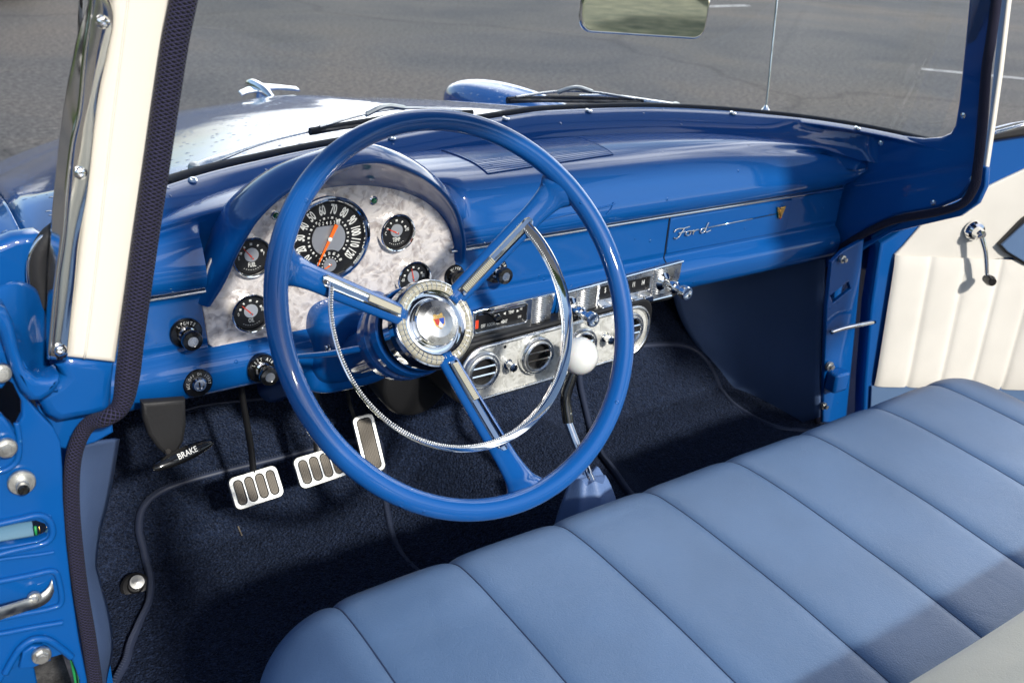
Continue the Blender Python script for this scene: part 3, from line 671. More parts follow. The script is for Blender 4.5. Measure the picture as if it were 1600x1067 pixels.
# radio
ro = empty('radio'); ro.parent = CAR; ro['label'] = 'chrome push button radio with black dial window'
rx0, rx1, rz0, rz1 = -.013, .252, .704, .766
mb = MB(); mb.curveplate([[(rx0, rz0), (rx1-.014, rz0+.004), (rx1+.002, rz0+.035), (rx1+.003, rz1+.004), (rx0+.003, rz1-.012)], [(x+.128, y+.7405) for x, y in rrect(.112, .024, .003)][::-1]], Mh, .010, .0015, 'brushed')
mb.tube([loc(Mh, rx0+.003, rz1-.011, .001), loc(Mh, rx1+.003, rz1+.004, .001)], .0024, 'chrome', 8)
mb.tube([loc(Mh, rx0, rz0, .001), loc(Mh, rx1-.014, rz0+.004, .001)], .0024, 'chrome', 8)
mb.tube([loc(Mh, .066, .708, .002), loc(Mh, .066, .758, .002)], .0022, 'chrome', 8)
mb.build('bezel', ro, auto=40)
mb = MB(); horiz_fins(mb, Mh, .190, .236, .716, .763, 15, 'brushed'); mb.build('finned_end', ro, auto=0); mb = MB(); horiz_fins(mb, Mh, .020, .062, .708, .754, 15, 'brushed'); mb.build('finned_end', ro, auto=0)
mb = MB(); mb.box(Mh @ Matrix.Translation((.128, .7405, -.008)), .114, .026, .004, 'dial_black')
for i, s_ in enumerate(('5', '7', '9', '11', '14')): mb.text(s_, Mt @ Matrix.Translation((.088+i*.021, .741, 0)), .012, 'white_mark', sx=.62, bold=.0003)
mb.build('tuning_window', ro)
mb = MB()
for i in range(5):
    M2 = Mh @ Matrix.Translation((.080+i*.0235, .7165, .005)); mb.prism(rrect(.0215, .010, .002), M2, -.008, .008, 'chrome')
mb.build('push_buttons', ro, bevel=.0012)
def radio_knob(x, z):
    M2 = Mh @ Matrix.Translation((x, z, 0)); mb = MB()
    mb.lathe([(.017, -.002), (.0165, .003), (.013, .006), (.0105, .008), (.0085, .010), (.0085, .022), (.0105, .024), (.0108, .034), (.0095, .036), (.0072, .038), (.0072, .047), (.0105, .050), (.012, .053), (.0122, .062), (.011, .0645), (.0085, .0645), (.0075, .061), (.0001, .0605)], M2, 'chrome', 36, caps=False)
    mb.build('radio_knob', ro, auto=30)
radio_knob(.009, .729); radio_knob(.212, .739)

# ============================================================ UNDER DASH VENT PANEL
VYp = .25; VM = FR((0, VYp, 0), (0, -1, 0)); vo = empty('air_vent_panel'); vo.parent = CAR; vo['label'] = 'pearl faced air conditioning panel with four round chrome vents under the dash'
bl = [(-.203, .676), (-.180, .7015), (.130, .7065), (.166, .668)]
vw, vh = .374, .086; vc = (-.0175, .6615)
def vshape(g): return [(x+vc[0], y+vc[1]+.006*(x/.18)) for x, y in rrect(vw+2*g, vh+2*g, .036+g, 8)]
mb = MB(); mb.prism([(x+vc[0], y+vc[1]+.006*(x/.18)+.002) for x, y in rrect(vw+.03, vh+.018, .03, 6)], VM, -.16, -.004, 'black_satin'); mb.build('housing', vo, bevel=.004)
mb = MB(); mb.curveplate([vshape(0)], VM, .004, .0008, 'pearl_white'); mb.build('face_plate', vo, auto=40)
mb = MB(); mb.tube([loc(VM, x, y, .0015) for x, y in vshape(.002)], .0032, 'satin_chrome', 8, closed=True); mb.build('edge_trim', vo, auto=0)
for cx, cy in ((757, 582), (843, 558), (912, 543), (986, 518)):
    p = U(cx, cy, y=VYp-.014); M2 = FR((p.x, VYp, p.z), (0, -1, 0)); o = empty('round_vent'); o.parent = vo
    mb = MB(); mb.lathe([(.0325, 0), (.0328, .006), (.0318, .0100), (.0300, .0122), (.0280, .0122), (.0266, .0100), (.0262, .0105), (.0258, .0135), (.0245, .0150), (.0228, .0148), (.0216, .0125), (.0213, .002)], M2, 'satin_chrome', 44, caps=False)
    mb.lathe([(.0216, .003), (.0001, .003)], M2, 'black_void', 24, caps=False)
    for k in (-.0068, .0068):
        hw = math.sqrt(.0215**2-k*k); mb.box(M2 @ Matrix.Translation((0, k, .0090)) @ Matrix.Rotation(radians(-25), 4, 'X'), hw*2, .0022, .009, 'chrome')
    for v_ in (): pass
    ob = mb.build('round_vent', vo, auto=30); bpy.data.objects.remove(o)
for cx, cy in ((796, 570), (948, 528)):
    p = U(cx, cy, y=VYp-.008); M2 = FR((p.x, VYp, p.z), (0, -1, 0)); mb = MB()
    mb.lathe([(.0085, 0), (.0085, .004), (.0055, .005), (.0055, .012), (.0068, .013), (.0072, .02), (.006, .022), (.0001, .0225)], M2, 'chrome', 20, caps=False)
    for k in range(8): a = k*pi/4; mb.tube([loc(M2, .007*cos(a), .007*sin(a), .013), loc(M2, .0072*cos(a), .0072*sin(a), .0205)], .0009, 'chrome', 6)
    mb.build('vent_knob', vo, auto=30)
# blower housing left of the panel
p = U(668, 612, y=.33); M2 = FR(p, (0, -.6, -.4)); mb = MB(); mb.lathe([(.062, -.07), (.066, -.01), (.062, .0), (.05, .004), (.02, .002), (.0001, .002)], FR((p.x, .36, p.z+.005), (0, -1, 0)), 'black_satin', 40, caps=False)
mb.box(FR((p.x-.005, .375, .70)), .14, .10, .10, 'black_satin'); mb.build('blower_housing', CAR, 'black blower housing under the dash', auto=40, bevel=.003)
# ============================================================ STEERING WHEEL
eps, az = radians(32.15), radians(-1.67); WC = Vector((-.3647, -.009, .9005))
WN = Vector((-sin(az)*cos(eps), -cos(eps)*cos(az), sin(eps))); WX = Vector((cos(az), -sin(az), 0)); WY = WN.cross(WX)
WM = Matrix.Identity(4)
for i in range(3): WM[i][0], WM[i][1], WM[i][2], WM[i][3] = WX[i], WY[i], WN[i], WC[i]
def W(r, a, h=0): return loc(WM, r*cos(radians(a)), r*sin(radians(a)), h)
sw = empty('steering_wheel', (0, 0, 0)); sw.parent = CAR; sw['label'] = 'blue three spoke steering wheel with chrome horn ring'
RW = .2232; SPK = (156, 35, -85); HH = -.084       # hub face depth below the rim plane
mb = MB(); mb.tube([W(RW, a) for a in np.linspace(0, 360, 144, endpoint=False)], .0124, 'paint_blue', 20, closed=True, up=tuple(WN)); mb.build('rim', sw, auto=0)
def spoke_pt(r, dh=0):
    t = (RW-r)/(RW-.05); return HH*.92*(t**.9)+dh-.002
for a in SPK:
    P = []; R0 = []
    for r, w_ in ((RW, .030), (RW-.010, .026), (RW-.022, .0185), (RW-.045, .0150), (.15, .0145), (.11, .0140), (.07, .0135), (.04, .0130)):
        P.append(W(r, a, spoke_pt(r, -.004))); R0.append(w_)
    mb = MB(); Q = cr_interp(P, 40); rr = [x.x for x in cr_interp([Vector((q, 0, 0)) for q in R0], 40)]
    mb.tube(Q, rr, 'paint_blue', 18, flat=.52, up=tuple(WN)); mb.build('spoke', sw, auto=0)
    # chrome cap along the inner part
    mb = MB(); L = []; 
    for k in range(31):
        r = .166-(.166-.050)*k/30; w_ = .0076-.0012*k/30; h = spoke_pt(r)+.0052; c = W(r, a, h); s_ = W(1, a+90, 0)-W(0, 0, 0)
        if k == 0: w_ *= .55
        L.append([c+s_*(w_*u)+WN*(v_) for u, v_ in ((-1, -.010), (-1, -.002), (-.86, .0008), (-.6, .0), (0, .0032), (.6, .0), (.86, .0008), (1, -.002), (1, -.010))])
    mb.grid(L, 'chrome', flip=False); mb.build('spoke_cap', sw, auto=30)
    mb = MB()
    for k in range(22):
        r = .100-.0022*k; c = W(r, a, spoke_pt(r)+.0072); s_ = W(1, a+90)-W(0, 0); e_ = W(1, a)-W(0, 0)
        Mk = FR(c, WN, e_); mb.prism(rrect(.0074, .0019, .0004, 1), Mk, -.003, .0020, 'ivory')
    mb.build('ribbed_insert', sw, auto=30)
# horn ring: from the left spoke round the bottom to the right spoke
mb = MB(); L = []; n = 110
for k in range(n+1):
    a = 157-(157-(-325))*k/n if False else 157+(395-157)*k/n
    hr = -.026; wd = .0065+.0022*min(1, max(0, (a-270)/60)); L.append([W(.155+dx, a, hr+dh) for dx, dh in ((-.0042, -.0076), (-.0036, -.0050), (-.0024, -.0038), (.0002, .0002), (.0022, .0036), (.0032, .0056), (.0042, .0050), (.0040, .0030), (.0014, -.0020), (-.0030, -.0086), (-.0042, -.0076))])
mb.grid(L, 'chrome'); mb.build('horn_ring', sw, auto=30)
mb = MB()
for k in range(230):
    a = 158+(394-158)*k/229; wd = .0065+.0022*min(1, max(0, (a-270)/60)); c = W(.1514, a, -.0300); mb.ball(c, .0012, 'brushed', 6)
mb.build('horn_ring_beading', sw, auto=0)
# hub
HM = WM @ Matrix.Translation((0, 0, HH))
mb = MB(); mb.lathe([(.030, -.060), (.044, -.055), (.0535, -.035), (.0560, -.014), (.0550, -.004), (.0535, .001), (.0520, .0025), (.0505, .001)], HM, 'chrome', 64, caps=False)
mb.lathe([(.0405, .003), (.0390, .0025), (.0375, -.002), (.0350, -.006), (.0320, -.0055), (.0300, -.001), (.0292, .004), (.0280, .0060), (.0272, .0064)], HM, 'chrome', 56, caps=False)
mb.lathe([(.0272, .0064), (.019, .0095), (.009, .0112), (.0001, .0115)], HM, 'brushed', 48, caps=False); mb.build('hub', sw, auto=30)
mb = MB(); mb.lathe([(.0508, .0005), (.0498, .003), (.0475, .0046), (.0435, .0046), (.0405, .0030), (.0398, .001)], HM, 'ivory', 64, caps=False)
for k in range(44):
    a = 2*pi*k/44; P = [loc(HM, r*cos(a), r*sin(a), h) for r, h in ((.0500, .0032), (.0475, .0050), (.0435, .0050), (.0408, .0034))]; mb.tube(P, .00055, 'brushed', 5)
for r in (.0455,): mb.tube([loc(HM, r*cos(q), r*sin(q), .0050) for q in np.linspace(0, 2*pi, 60, endpoint=False)], .0004, 'chrome', 5, closed=True)
mb.build('hub_ring', sw, 'cream ridged ring round the horn button', auto=30)
# crest on the horn button
mb = MB(); CM = HM @ Matrix.Translation((0, 0, .0106)) @ Matrix.Rotation(radians(0), 4, 'Z'); q = .0084
mb.prism([(-q, q*.55), (-q*.75, -q*.55), (0, -q*1.15), (q*.75, -q*.55), (q, q*.55), (0, q*.8)], CM, 0, .0012, 'gold')
mb.prism([(-q*.85, q*.42), (-q*.62, -q*.45), (-q*.05, -q*.6), (-q*.05, q*.42)], CM, .001, .0017, 'red_enamel')
mb.prism([(q*.05, q*.42), (q*.05, -q*.6), (q*.62, -q*.45), (q*.85, q*.42)], CM, .001, .0017, 'blue_enamel')
mb.prism([(-q*.42, -q*.70), (0, -q*1.0), (q*.42, -q*.70), (0, q*.05)], CM, .0012, .0021, 'white_enamel')
mb.prism([(-q*.8, q*.68), (q*.8, q*.68), (q*.7, q*1.15), (0, q*.95), (-q*.7, q*1.15)], CM, .0, .0016, 'gold')
mb.build('crest', sw, 'small red white and blue shield crest', bevel=.0002)
# column ---------------------------------------------------------
co_ = empty('steering_column'); co_.parent = CAR
mb = MB(); mb.lathe([(.030, -.26), (.030, -.125), (.046, -.118), (.056, -.108), (.058, -.092), (.0575, -.082), (.053, -.078), (.05, -.082)], HM, 'paint_blue', 48, caps=False); mb.lathe([(.0575, -.070), (.058, -.062), (.0565, -.050), (.0540, -.047), (.050, -.05)], HM, 'paint_blue', 48, caps=False)
mb.lathe([(.050, -.10), (.050, -.045)], HM, 'black_satin', 40, caps=False); mb.lathe([(.028, -.62), (.028, -.25)], HM, 'paint_blue', 28); mb.build('column_tube', co_, auto=35)
# turn signal stalk
a = U(462, 557, y=.235); b_ = loc(HM, -.050, -.004, -.098)
mb = MB(); mb.tube([a, a.lerp(b_, .5)+Vector((0, 0, -.002)), b_], [.0032, .0042, .0050], 'paint_blue', 12, sub=16); mb.tube([a+(a-b_).normalized()*.012, a], [.0062, .0055], 'black_gloss', 14); mb.ball(a+(a-b_).normalized()*.013, .0062, 'black_gloss', 14); mb.build('turn_signal_stalk', co_, auto=40)
# shroud on the dash behind the column
def rbox(mb, c, sx, sy, sz, e, mat, n=28):
    R = []
    for i in range(n+1):
        u = -pi/2+pi*i/n; r = []
        for j in range(2*n):
            v_ = -pi+2*pi*j/(2*n); f = lambda w_, m_: math.copysign(abs(w_)**m_, w_)
            r.append(Vector(c)+Vector((sx*f(cos(u), e)*f(cos(v_), e), sy*f(cos(u), e)*f(sin(v_), e), sz*f(sin(u), e))))
        R.append(r)
    return mb.grid(R, mat, cv=True)
mb = MB(); rbox(mb, (-.3695, .330, .742), .066, .072, .064, .42, 'paint_blue'); rbox(mb, (-.372, .330, .690), .072, .060, .030, .55, 'paint_blue')
mb.build('column_shroud', co_, 'rounded blue shroud where the column meets the dash', auto=0)
p = U(512, 543, y=.262); MB().lathe([(.005, -.003), (.005, .002), (.003, .004), (.0001, .003)], FR(p, (0, -1, 0)), 'chrome', 16, caps=False).build('screw', co_)

# ============================================================ FLOOR
def floor_z(x, y):
    z = .325
    if y > .46: z += (y-.46)*.75
    hump = math.exp(-(x/.17)**4)*(.085 if y < .5 else .085+.12*min((y-.5)/.3, 1)); 
    return z+hump
def floor_norm(x, y):
    e = .004; return Vector((-(floor_z(x+e, y)-floor_z(x-e, y))/(2*e), -(floor_z(x, y+e)-floor_z(x, y-e))/(2*e), 1)).normalized()
def on_floor(px, py, lift=0):
    v = ray(px, py); prev = None
    for i in range(3000):
        q = CAM+v*(.5+i*.0008)
        if q[2] < floor_z(q[0], q[1])+lift: return Vector((q[0], q[1], floor_z(q[0], q[1])+lift))
    return Vector(q)
def cl(x): return x
mb = MB(); xs = [-.76+1.50*i/150 for i in range(151)]; ys = [-.62+1.40*j/160 for j in range(161)]
def fibre(x, y): return .0012*noise.noise(Vector((x*160, y*160, 1.3)))+.004*noise.noise(Vector((x*6, y*6, 0)))
mb.grid([[Vector((x, y, floor_z(x, y)+fibre(x, y))) for y in ys] for x in xs], 'carpet', flip=True); carp = mb.build('carpet', CAR, 'dark navy carpet on the footwell floor and toe board', auto=0)
# toe board carpet seam (bound edge across the footwell, above the pedals)
P = [on_floor(px, py, .004) for px, py in ((262, 648), (330, 632), (420, 622), (520, 606), (560, 598))]
MB().tube(P, .003, 'binding', 8, sub=40).build('carpet_binding', carp, auto=0)
def floor_mat(name, label, out_px, parent=None):
    ol = cr_interp([on_floor(*p, .0) for p in out_px], 220, True)
    o2 = [Vector((p.x, p.y)) for p in ol]; pts = list(o2); n0 = len(pts)
    x0, x1 = min(p.x for p in o2), max(p.x for p in o2); y0, y1 = min(p.y for p in o2), max(p.y for p in o2)
    def inside(x, y):
        c = False; j = n0-1
        for i in range(n0):
            if (o2[i].y > y) != (o2[j].y > y) and x < (o2[j].x-o2[i].x)*(y-o2[i].y)/(o2[j].y-o2[i].y)+o2[i].x: c = not c
            j = i
        return c
    st = .008; yy = y0
    while yy < y1:
        xx = x0
        while xx < x1:
            if inside(xx, yy): pts.append(Vector((xx+random.uniform(-.001, .001), yy+random.uniform(-.001, .001))))
            xx += st
        yy += st
    vs, es, fs, _, _, _ = delaunay_2d_cdt(pts, [(i, (i+1) % n0) for i in range(n0)], [list(range(n0))], 1, 1e-5)
    mb = MB(); mb.add([Vector((v.x, v.y, floor_z(v.x, v.y)+.0095+fibre(v.x+3, v.y)*1.0)) for v in vs], fs, 'carpet'); 
    o = mb.build(name, auto=0)
    bd = MB(); bd.tube([Vector((p.x, p.y, floor_z(p.x, p.y)+.006)) for p in o2], .0066, 'binding', 10, closed=True)
    L_ = len(o2)
    for i in range(L_):
        for f in (0, .5):
            p, q = o2[i], o2[(i+1) % L_]; d = (q-p); m_ = p.lerp(q, f); n2 = Vector((-d.y, d.x)).normalized()
            a0 = Vector((m_.x, m_.y, floor_z(m_.x, m_.y)+.0128)); u_ = Vector((n2.x, n2.y, 0))*.0030+Vector((d.x, d.y, 0)).normalized()*.001
            bd.add([a0-u_-Vector((d.x, d.y, 0)).normalized()*.0006, a0+u_-Vector((d.x, d.y, 0)).normalized()*.0006, a0+u_+Vector((d.x, d.y, 0)).normalized()*.0006, a0-u_+Vector((d.x, d.y, 0)).normalized()*.0006], [[0, 1, 2, 3]], 'stitch')
    b_ = bd.build('binding', o, auto=0); tag(o, label, 'floor mat', 'loose carpet floor mats'); return o
floor_mat('floor_mat', 'navy carpet mat under the steering wheel and pedals', [(196, 1120), (200, 1030), (216, 985), (234, 945), (236, 908), (226, 868), (218, 830), (226, 796), (262, 768), (340, 744), (430, 722), (520, 700), (585, 692), (598, 730), (604, 800), (620, 860), (660, 905), (760, 960), (760, 1120), (480, 1200)])
floor_mat('floor_mat', 'navy carpet mat on the passenger side below the air vents', [(906, 600), (912, 566), (945, 552), (1000, 545), (1062, 544), (1096, 560), (1120, 600), (1150, 640), (1210, 672), (1290, 690), (1290, 780), (1120, 860), (1010, 800), (960, 742), (930, 690)])
# litter on the mat
lt = MB(); P = [on_floor(*p, .013) for p in ((372, 822), (375, 830), (378, 836))]; lt.tube(P, .0012, 'brown_rubber', 5, sub=8); tag(lt.build('plant_litter'), 'tiny curled dry leaf scrap on the navy driver floor mat', 'litter')
# kick panels
def flatpoly(name, label, pxs, mat, parent=CAR, th=.006, bev=.0015, x=None, y=None, flip=False, subd=None):
    pts = [U(*p, x=x, y=y) for p in pxs]
    if x is not None: M = FR((x, 0, 0), (-1 if x > 0 else 1, 0, 0)); L = [((-p.y if x > 0 else p.y), p.z) for p in pts]
    else: M = FR((0, y, 0), (0, -1, 0)); L = [(p.x, p.z) for p in pts]
    mb = MB(); mb.curveplate([L], M, th, bev, mat); return mb.build(name, parent, label, auto=40)
# right kick panel with a soft concave bend towards the toe board
C = [[U(1288, 396, x=.702), U(1200, 414, x=.70), U(1120, 430, x=.675), U(1046, 440, x=.60)],
     [U(1285, 470, x=.700), U(1200, 480, x=.70), U(1130, 490, x=.68), U(1064, 500, x=.62)],
     [U(1281, 560, x=.700), U(1210, 560, x=.70), U(1150, 560, x=.69), U(1105, 565, x=.66)],
     [U(1279, 652, x=.700), U(1235, 664, x=.70), U(1195, 654, x=.70), U(1160, 630, x=.69)]]
mb = MB(); mb.patch(C, 20, 20, 'vinyl_kick', flip=False); mb.build('kick_panel', CAR, 'dark blue vinyl kick panel on the passenger side', solid=.006)
Ra = [(179, 684), (175, 710), (169, 746), (160, 790), (150, 826), (143, 879), (148, 905), (163, 960), (169, 1010), (160, 1060), (152, 1120)]; La = [(116, 692), (104, 712), (100, 746), (100, 790), (103, 826), (108, 879), (112, 905), (120, 960), (130, 1010), (138, 1060), (146, 1120)]
mb = MB(); mb.patch([[U(*l, y=.085), U(*[(p+q)/2 for p, q in zip(l, r)], y=.12), U(*r, y=.19)] for l, r in zip(La, Ra)], 60, 8, 'vinyl_kick'); mb.build('kick_panel', CAR, 'blue vinyl kick panel beside the open driver side', auto=0, solid=.006)
# side walls, firewall and underside that close the cabin
mb = MB()
mb.box(FR((0, .80, .53)), 1.40, .52, .02, 'black_void'); mb.box(FR((-.775, .5, .52)), .03, .60, .62, 'paint_blue'); mb.box(FR((.745, .54, .52)), .02, .60, .50, 'paint_blue'); mb.box(FR((0, .1, .29), (0, 0, 1), (0, 1, 0)), 1.52, 1.55, .03, 'black_void')
mb.build('firewall', CAR, 'dark inner bodywork behind the dash')

# ============================================================ PEDALS
def pedal(name, label, cx, cy, y, w_, h_, n, tilt, roll, slots, arm, arm_r=.008, arm_mat='black_satin'):
    p = U(cx, cy, y=y); M = FR(p, tilt) @ Matrix.Rotation(radians(roll), 4, 'Z'); o = empty(name); o.parent = CAR; o['label'] = label
    mb = MB(); sw_ = (w_-.010)/n; L = []
    for i in range(n):
        cx_ = -w_/2+.005+sw_*(i+.5); L.append([(x+cx_, y_) for x, y_ in rrect(sw_-.004, h_-.014, min((sw_-.004)/2.05, .007), 5)][::-1])
    mb.curveplate([rrect(w_, h_, .010, 6)]+L, M, .008, .0014, 'zinc'); mb.build('pad_frame', o, auto=40)
    mb = MB()
    for i in range(n):
        cx_ = -w_/2+.005+sw_*(i+.5); mb.prism([(x+cx_, y_) for x, y_ in rrect(sw_-.0055, h_-.0155, min((sw_-.006)/2.05, .0065), 5)], M, -.007, -.0012, 'brown_rubber')
        for k in range(4 if n > 1 else 8): xx = cx_-(sw_-.010)/2+(sw_-.010)*k/(3 if n > 1 else 7); mb.box(M @ Matrix.Translation((xx, 0, -.0008)), .0014, h_-.022, .0016, 'brown_rubber')
    mb.build('rubber_pad', o, auto=40); mb = MB(); mb.box(M @ Matrix.Translation((0, 0, -.010)), w_-.012, h_-.012, .006, 'black_satin'); mb.tube([Vector(q) if len(q) == 3 else q for q in [tuple(loc(M, 0, .0, -.012))]+arm], arm_r, arm_mat, 10, sub=24, flat=.6); mb.build('pedal_arm', o, auto=40)
    return o
A = lambda px, py, y: tuple(U(px, py, y=y))
pedal('clutch_pedal', 'left chrome framed pedal with four rubber pads', 401, 761, .375, .079, .052, 4, (0, -.80, .60), 2, 1, [A(392, 700, .41), A(378, 615, .43), A(374, 560, .44)])
pedal('brake_pedal', 'chrome framed pedal partly behind the wheel rim', 502, 729, .375, .084, .052, 4, (0, -.80, .60), 2, 1, [A(497, 690, .41), A(490, 600, .43), A(486, 550, .44)])
pedal('accelerator_pedal', 'tall narrow chrome framed accelerator pedal', 577, 693, .47, .040, .105, 1, (-.10, -.86, .5), 4, 1, [A(555, 655, .52), A(545, 625, .55), A(540, 590, .60)], .004, 'dark_steel')
# parking brake under the left end of the dash
o = empty('parking_brake'); o.parent = CAR; o['label'] = 'black parking brake handle lettered BRAKE'
a, b_ = U(238, 733, y=.20), U(333, 689, y=.22); d = (b_-a); mb = MB()
mb.tube([a+d*t for t in np.linspace(0, 1, 21)], [.0022]+[(.003)+.0080*sin(pi*min(t*1.0, 1))**.6 for t in np.linspace(.05, .95, 19)]+[.0022], 'black_gloss', 16, flat=.8)
mb.tube([a+d*.01, a+d*.12, a+d*.22], [.0026, .0066, .0082], 'chrome', 16, flat=.8); mb.tube([a+d*.99, a+d*.88, a+d*.80], [.0026, .0066, .0078], 'chrome', 16, flat=.8)
mid = a+d*.52; vd = (Vector(CAM)-mid).normalized(); upv = vd.cross(d.normalized()).normalized()
if upv.z < 0: upv = -upv
nrm = d.normalized().cross(upv); nrm = nrm if nrm.dot(vd) > 0 else -nrm
mb.text('BRAKE', FR(mid+nrm*.0104, nrm, upv), .0105, 'white_mark', sx=.85, bold=.0001); mb.build('handle', o, auto=40)
ol = [(222, 630), (224, 655), (232, 680), (246, 700), (258, 712), (276, 712), (288, 690), (292, 665), (291, 625)]
pts = [U(*p, y=.235) for p in ol]; mb = MB(); mb.curveplate([[(p.x, p.z) for p in pts]], FR((0, .235, 0), (0, -1, 0)), .016, .005, 'rubber'); mb.tube([U(262, 705, y=.23), U(266, 716, y=.215), (a+b_)/2], .004, 'dark_steel', 8)
mb.build('bracket', o, auto=40)
# dimmer switch on the floor
p = on_floor(212, 918, 0); n_ = Vector((-.10, -.62, .75)); M = FR(p, n_); mb = MB(); mb.lathe([(.024, -.01), (.022, .005), (.018, .008), (.012, .009), (.010, .016)], M, 'black_satin', 24); mb.lathe([(.0108, .015), (.0116, .021), (.0105, .0235), (.0001, .0245)], M @ Matrix.Translation((.003, .003, 0)), 'zinc', 20, caps=False)
mb.build('dimmer_switch', CAR, 'metal capped foot switch on the carpet', auto=40)

# ============================================================ GEAR LEVER
o = empty('gear_lever'); o.parent = CAR; o['label'] = 'chrome gear lever with white ball knob and blue leather boot'
kb = U(905, 556, y=.175); P = [kb, A(893, 590, .17), A(884, 622, .165), A(888, 660, .15), A(903, 700, .12), A(917, 735, .09), A(925, 755, .07)]
mb = MB(); mb.ball(kb, .0300, 'knob_white', 36); mb.build('knob', o, auto=0)
mb = MB(); mb.tube(P[:4], [.0080, .0085, .009], 'black_gloss', 14, sub=20); mb.tube(P[3:], .0070, 'chrome', 14, sub=24); q = Vector(P[3]); mb.tube([q, q.lerp(Vector(P[2]), .4)], .0085, 'chrome', 14)
mb.build('shaft', o, auto=40)
b0 = U(921, 742, y=.08); mb = MB(); R = []
for i in range(13):
    t = i/12; c = b0+Vector((.004*t, -.02*t, -.10*t)); rr = .023+.034*t**.8
    R.append([c+Vector(((rr*(1+.10*sin(5*a+3*t)*t**.5))*math.copysign(abs(cos(a))**.8, cos(a)), rr*(1+.08*sin(4*a+1+2*t))*math.copysign(abs(sin(a))**.8, sin(a)), .004*sin(6*a)*(1-t))) for a in [2*pi*k/48 for k in range(48)]])
mb.grid(R, 'boot_leather', cv=True); mb.add([b0+Vector((0, 0, -.004))]+R[0], [[0, k+1, (k+1) % 48+1] for k in range(48)], 'boot_leather'); mb.build('boot', o, auto=0)

# ============================================================ BENCH SEAT
PL = [-.553, -.400, -.240, -.083, .081, .250, .422, .589]; XL, XR = -.660, .735
edges = [XL]+PL+[XR]
prof = [(-.020, .34), (-.012, .42), (-.010, .50), (-.018, .545), (-.035, .578), (-.062, .5975), (-.10, .603), (-.16, .603), (-.26, .599), (-.38, .590), (-.47, .580), (-.56, .560), (-.70, .54)]
PF = cr_interp([Vector((0, y, z)) for y, z in prof], 150)
NR = [(PF[min(i+1, 150)]-PF[max(i-1, 0)]).cross(Vector((1, 0, 0))).normalized() for i in range(151)]
NR = [n_ if n_.z > 0 or n_.y > 0 else -n_ for n_ in NR]
xs = []
for a, b_ in zip(edges, edges[1:]):
    for k in range(40): f = k/40; f = .5-.5*cos(pi*f) if True else f; xs.append(a+(b_-a)*f)
xs.append(XR)
def seat_pt(x, i):
    j = min(max(bisect.bisect_right(edges, x)-1, 0), len(edges)-2); a, b_ = edges[j], edges[j+1]; u = (x-a)/(b_-a); d = min(x-a if j else 9, b_-x if j < len(edges)-2 else 9)
    puff = .0065*(1-math.exp(-(d/.009)**1.0)) if d < 8 else .0065
    if j == 0: puff = .0065*(1-math.exp(-((b_-x)/.009)))
    if j == len(edges)-2: puff = .0065*(1-math.exp(-((x-a)/.009)))
    e = 0
    if x < XL+.13: e = 1-math.sqrt(max(0, 1-((XL+.13-x)/.13)**2.4))
    if x > XR-.13: e = 1-math.sqrt(max(0, 1-((x-XR+.13)/.13)**2.4))
    p, n_ = PF[i], NR[i]; q = Vector((x, p.y, p.z))+n_*(puff-.006)
    q.z -= e*.075; q.y -= e*.060*(1 if p.y > -.3 else .2); q += n_*.0012*noise.noise(Vector((x*9, p.y*9, p.z*5))); q.z += .006*noise.noise(Vector((x*2.5, p.y*2.5, 4)))
    return q
seat = empty('bench_seat'); seat.parent = CAR; seat['label'] = 'light blue leather bench seat with wide pleats'
mb = MB(); mb.grid([[seat_pt(x, i) for i in range(151)] for x in xs], 'leather_blue', flip=False); mb.build('seat_cushion', seat, auto=0)
mb = MB()
for x in PL: mb.tube([seat_pt(x, i)+NR[i]*.0002 for i in range(0, 151, 2)], .0011, 'seam_thread', 6)
mb.build('pleat_seams', seat, auto=0)
# cream side facing with piping on the left end
mb = MB(); R = []
Lp = [seat_pt(XL+.004, i) for i in range(151)]
mb.tube([p+Vector((-.004, 0, -.001)) for p in Lp], .0042, 'vinyl_cream', 8)
mb.add([Vector((p.x-.004, p.y, p.z-.002)) for p in Lp]+[Vector((XL-.002, p.y, .30)) for p in Lp], [[k, k+1, 151+k+1, 151+k] for k in range(150)], 'vinyl_cream'); mb.build('side_facing', seat, 'cream vinyl end facing with piping', auto=0)
# front backrest, cream upper roll
prof = [(-.485, .55), (-.487, .618), (-.497, .643), (-.520, .664), (-.56, .690), (-.62, .728), (-.70, .776), (-.78, .808), (-.84, .808), (-.88, .77), (-.89, .60)]
PB = cr_interp([Vector((0, y, z)) for y, z in prof], 60); mb = MB()
mb.grid([[Vector((x, p.y-.02*max(0, (-.52-x))/.1, p.z-.05*(max(0, -.60-x)/.1)**2+.003*noise.noise(Vector((x*4, p.y*7, 2))))) for p in PB] for x in [-.70+.02*k for k in range(72)]], 'vinyl_back', flip=False); mb.build('backrest', seat, 'cream vinyl backrest', auto=0)
# ============================================================ DRIVER SIDE PILLAR AND DOOR JAMB
YP = .055; JM = FR((0, YP, 0), (0, -1, 0))
def J(pxs, y=YP): return [(U(*p, y=y).x, U(*p, y=y).z) for p in pxs]
def jplate(name, label, loops, depth, bev, mat, y=YP, parent=CAR, n=0):
    LL = [J(l, y) for l in loops]; mb = MB(); mb.curveplate(LL, FR((0, y, 0), (0, -1, 0)), depth, bev, mat); return mb.build(name, parent, label, auto=40)
pil = jplate('windscreen_pillar', 'cream painted pillar in front of the driver door opening', [[(192, -240), (176, -60), (176, 30), (168, 84), (156, 140), (146, 200), (138, 260), (128, 360), (118, 450), (110, 505), (104, 560), (182, 569), (205, 430), (226, 300), (243, 183), (256, 98), (270, 0), (278, -60), (302, -240)]], .05, .006, 'paint_cream')
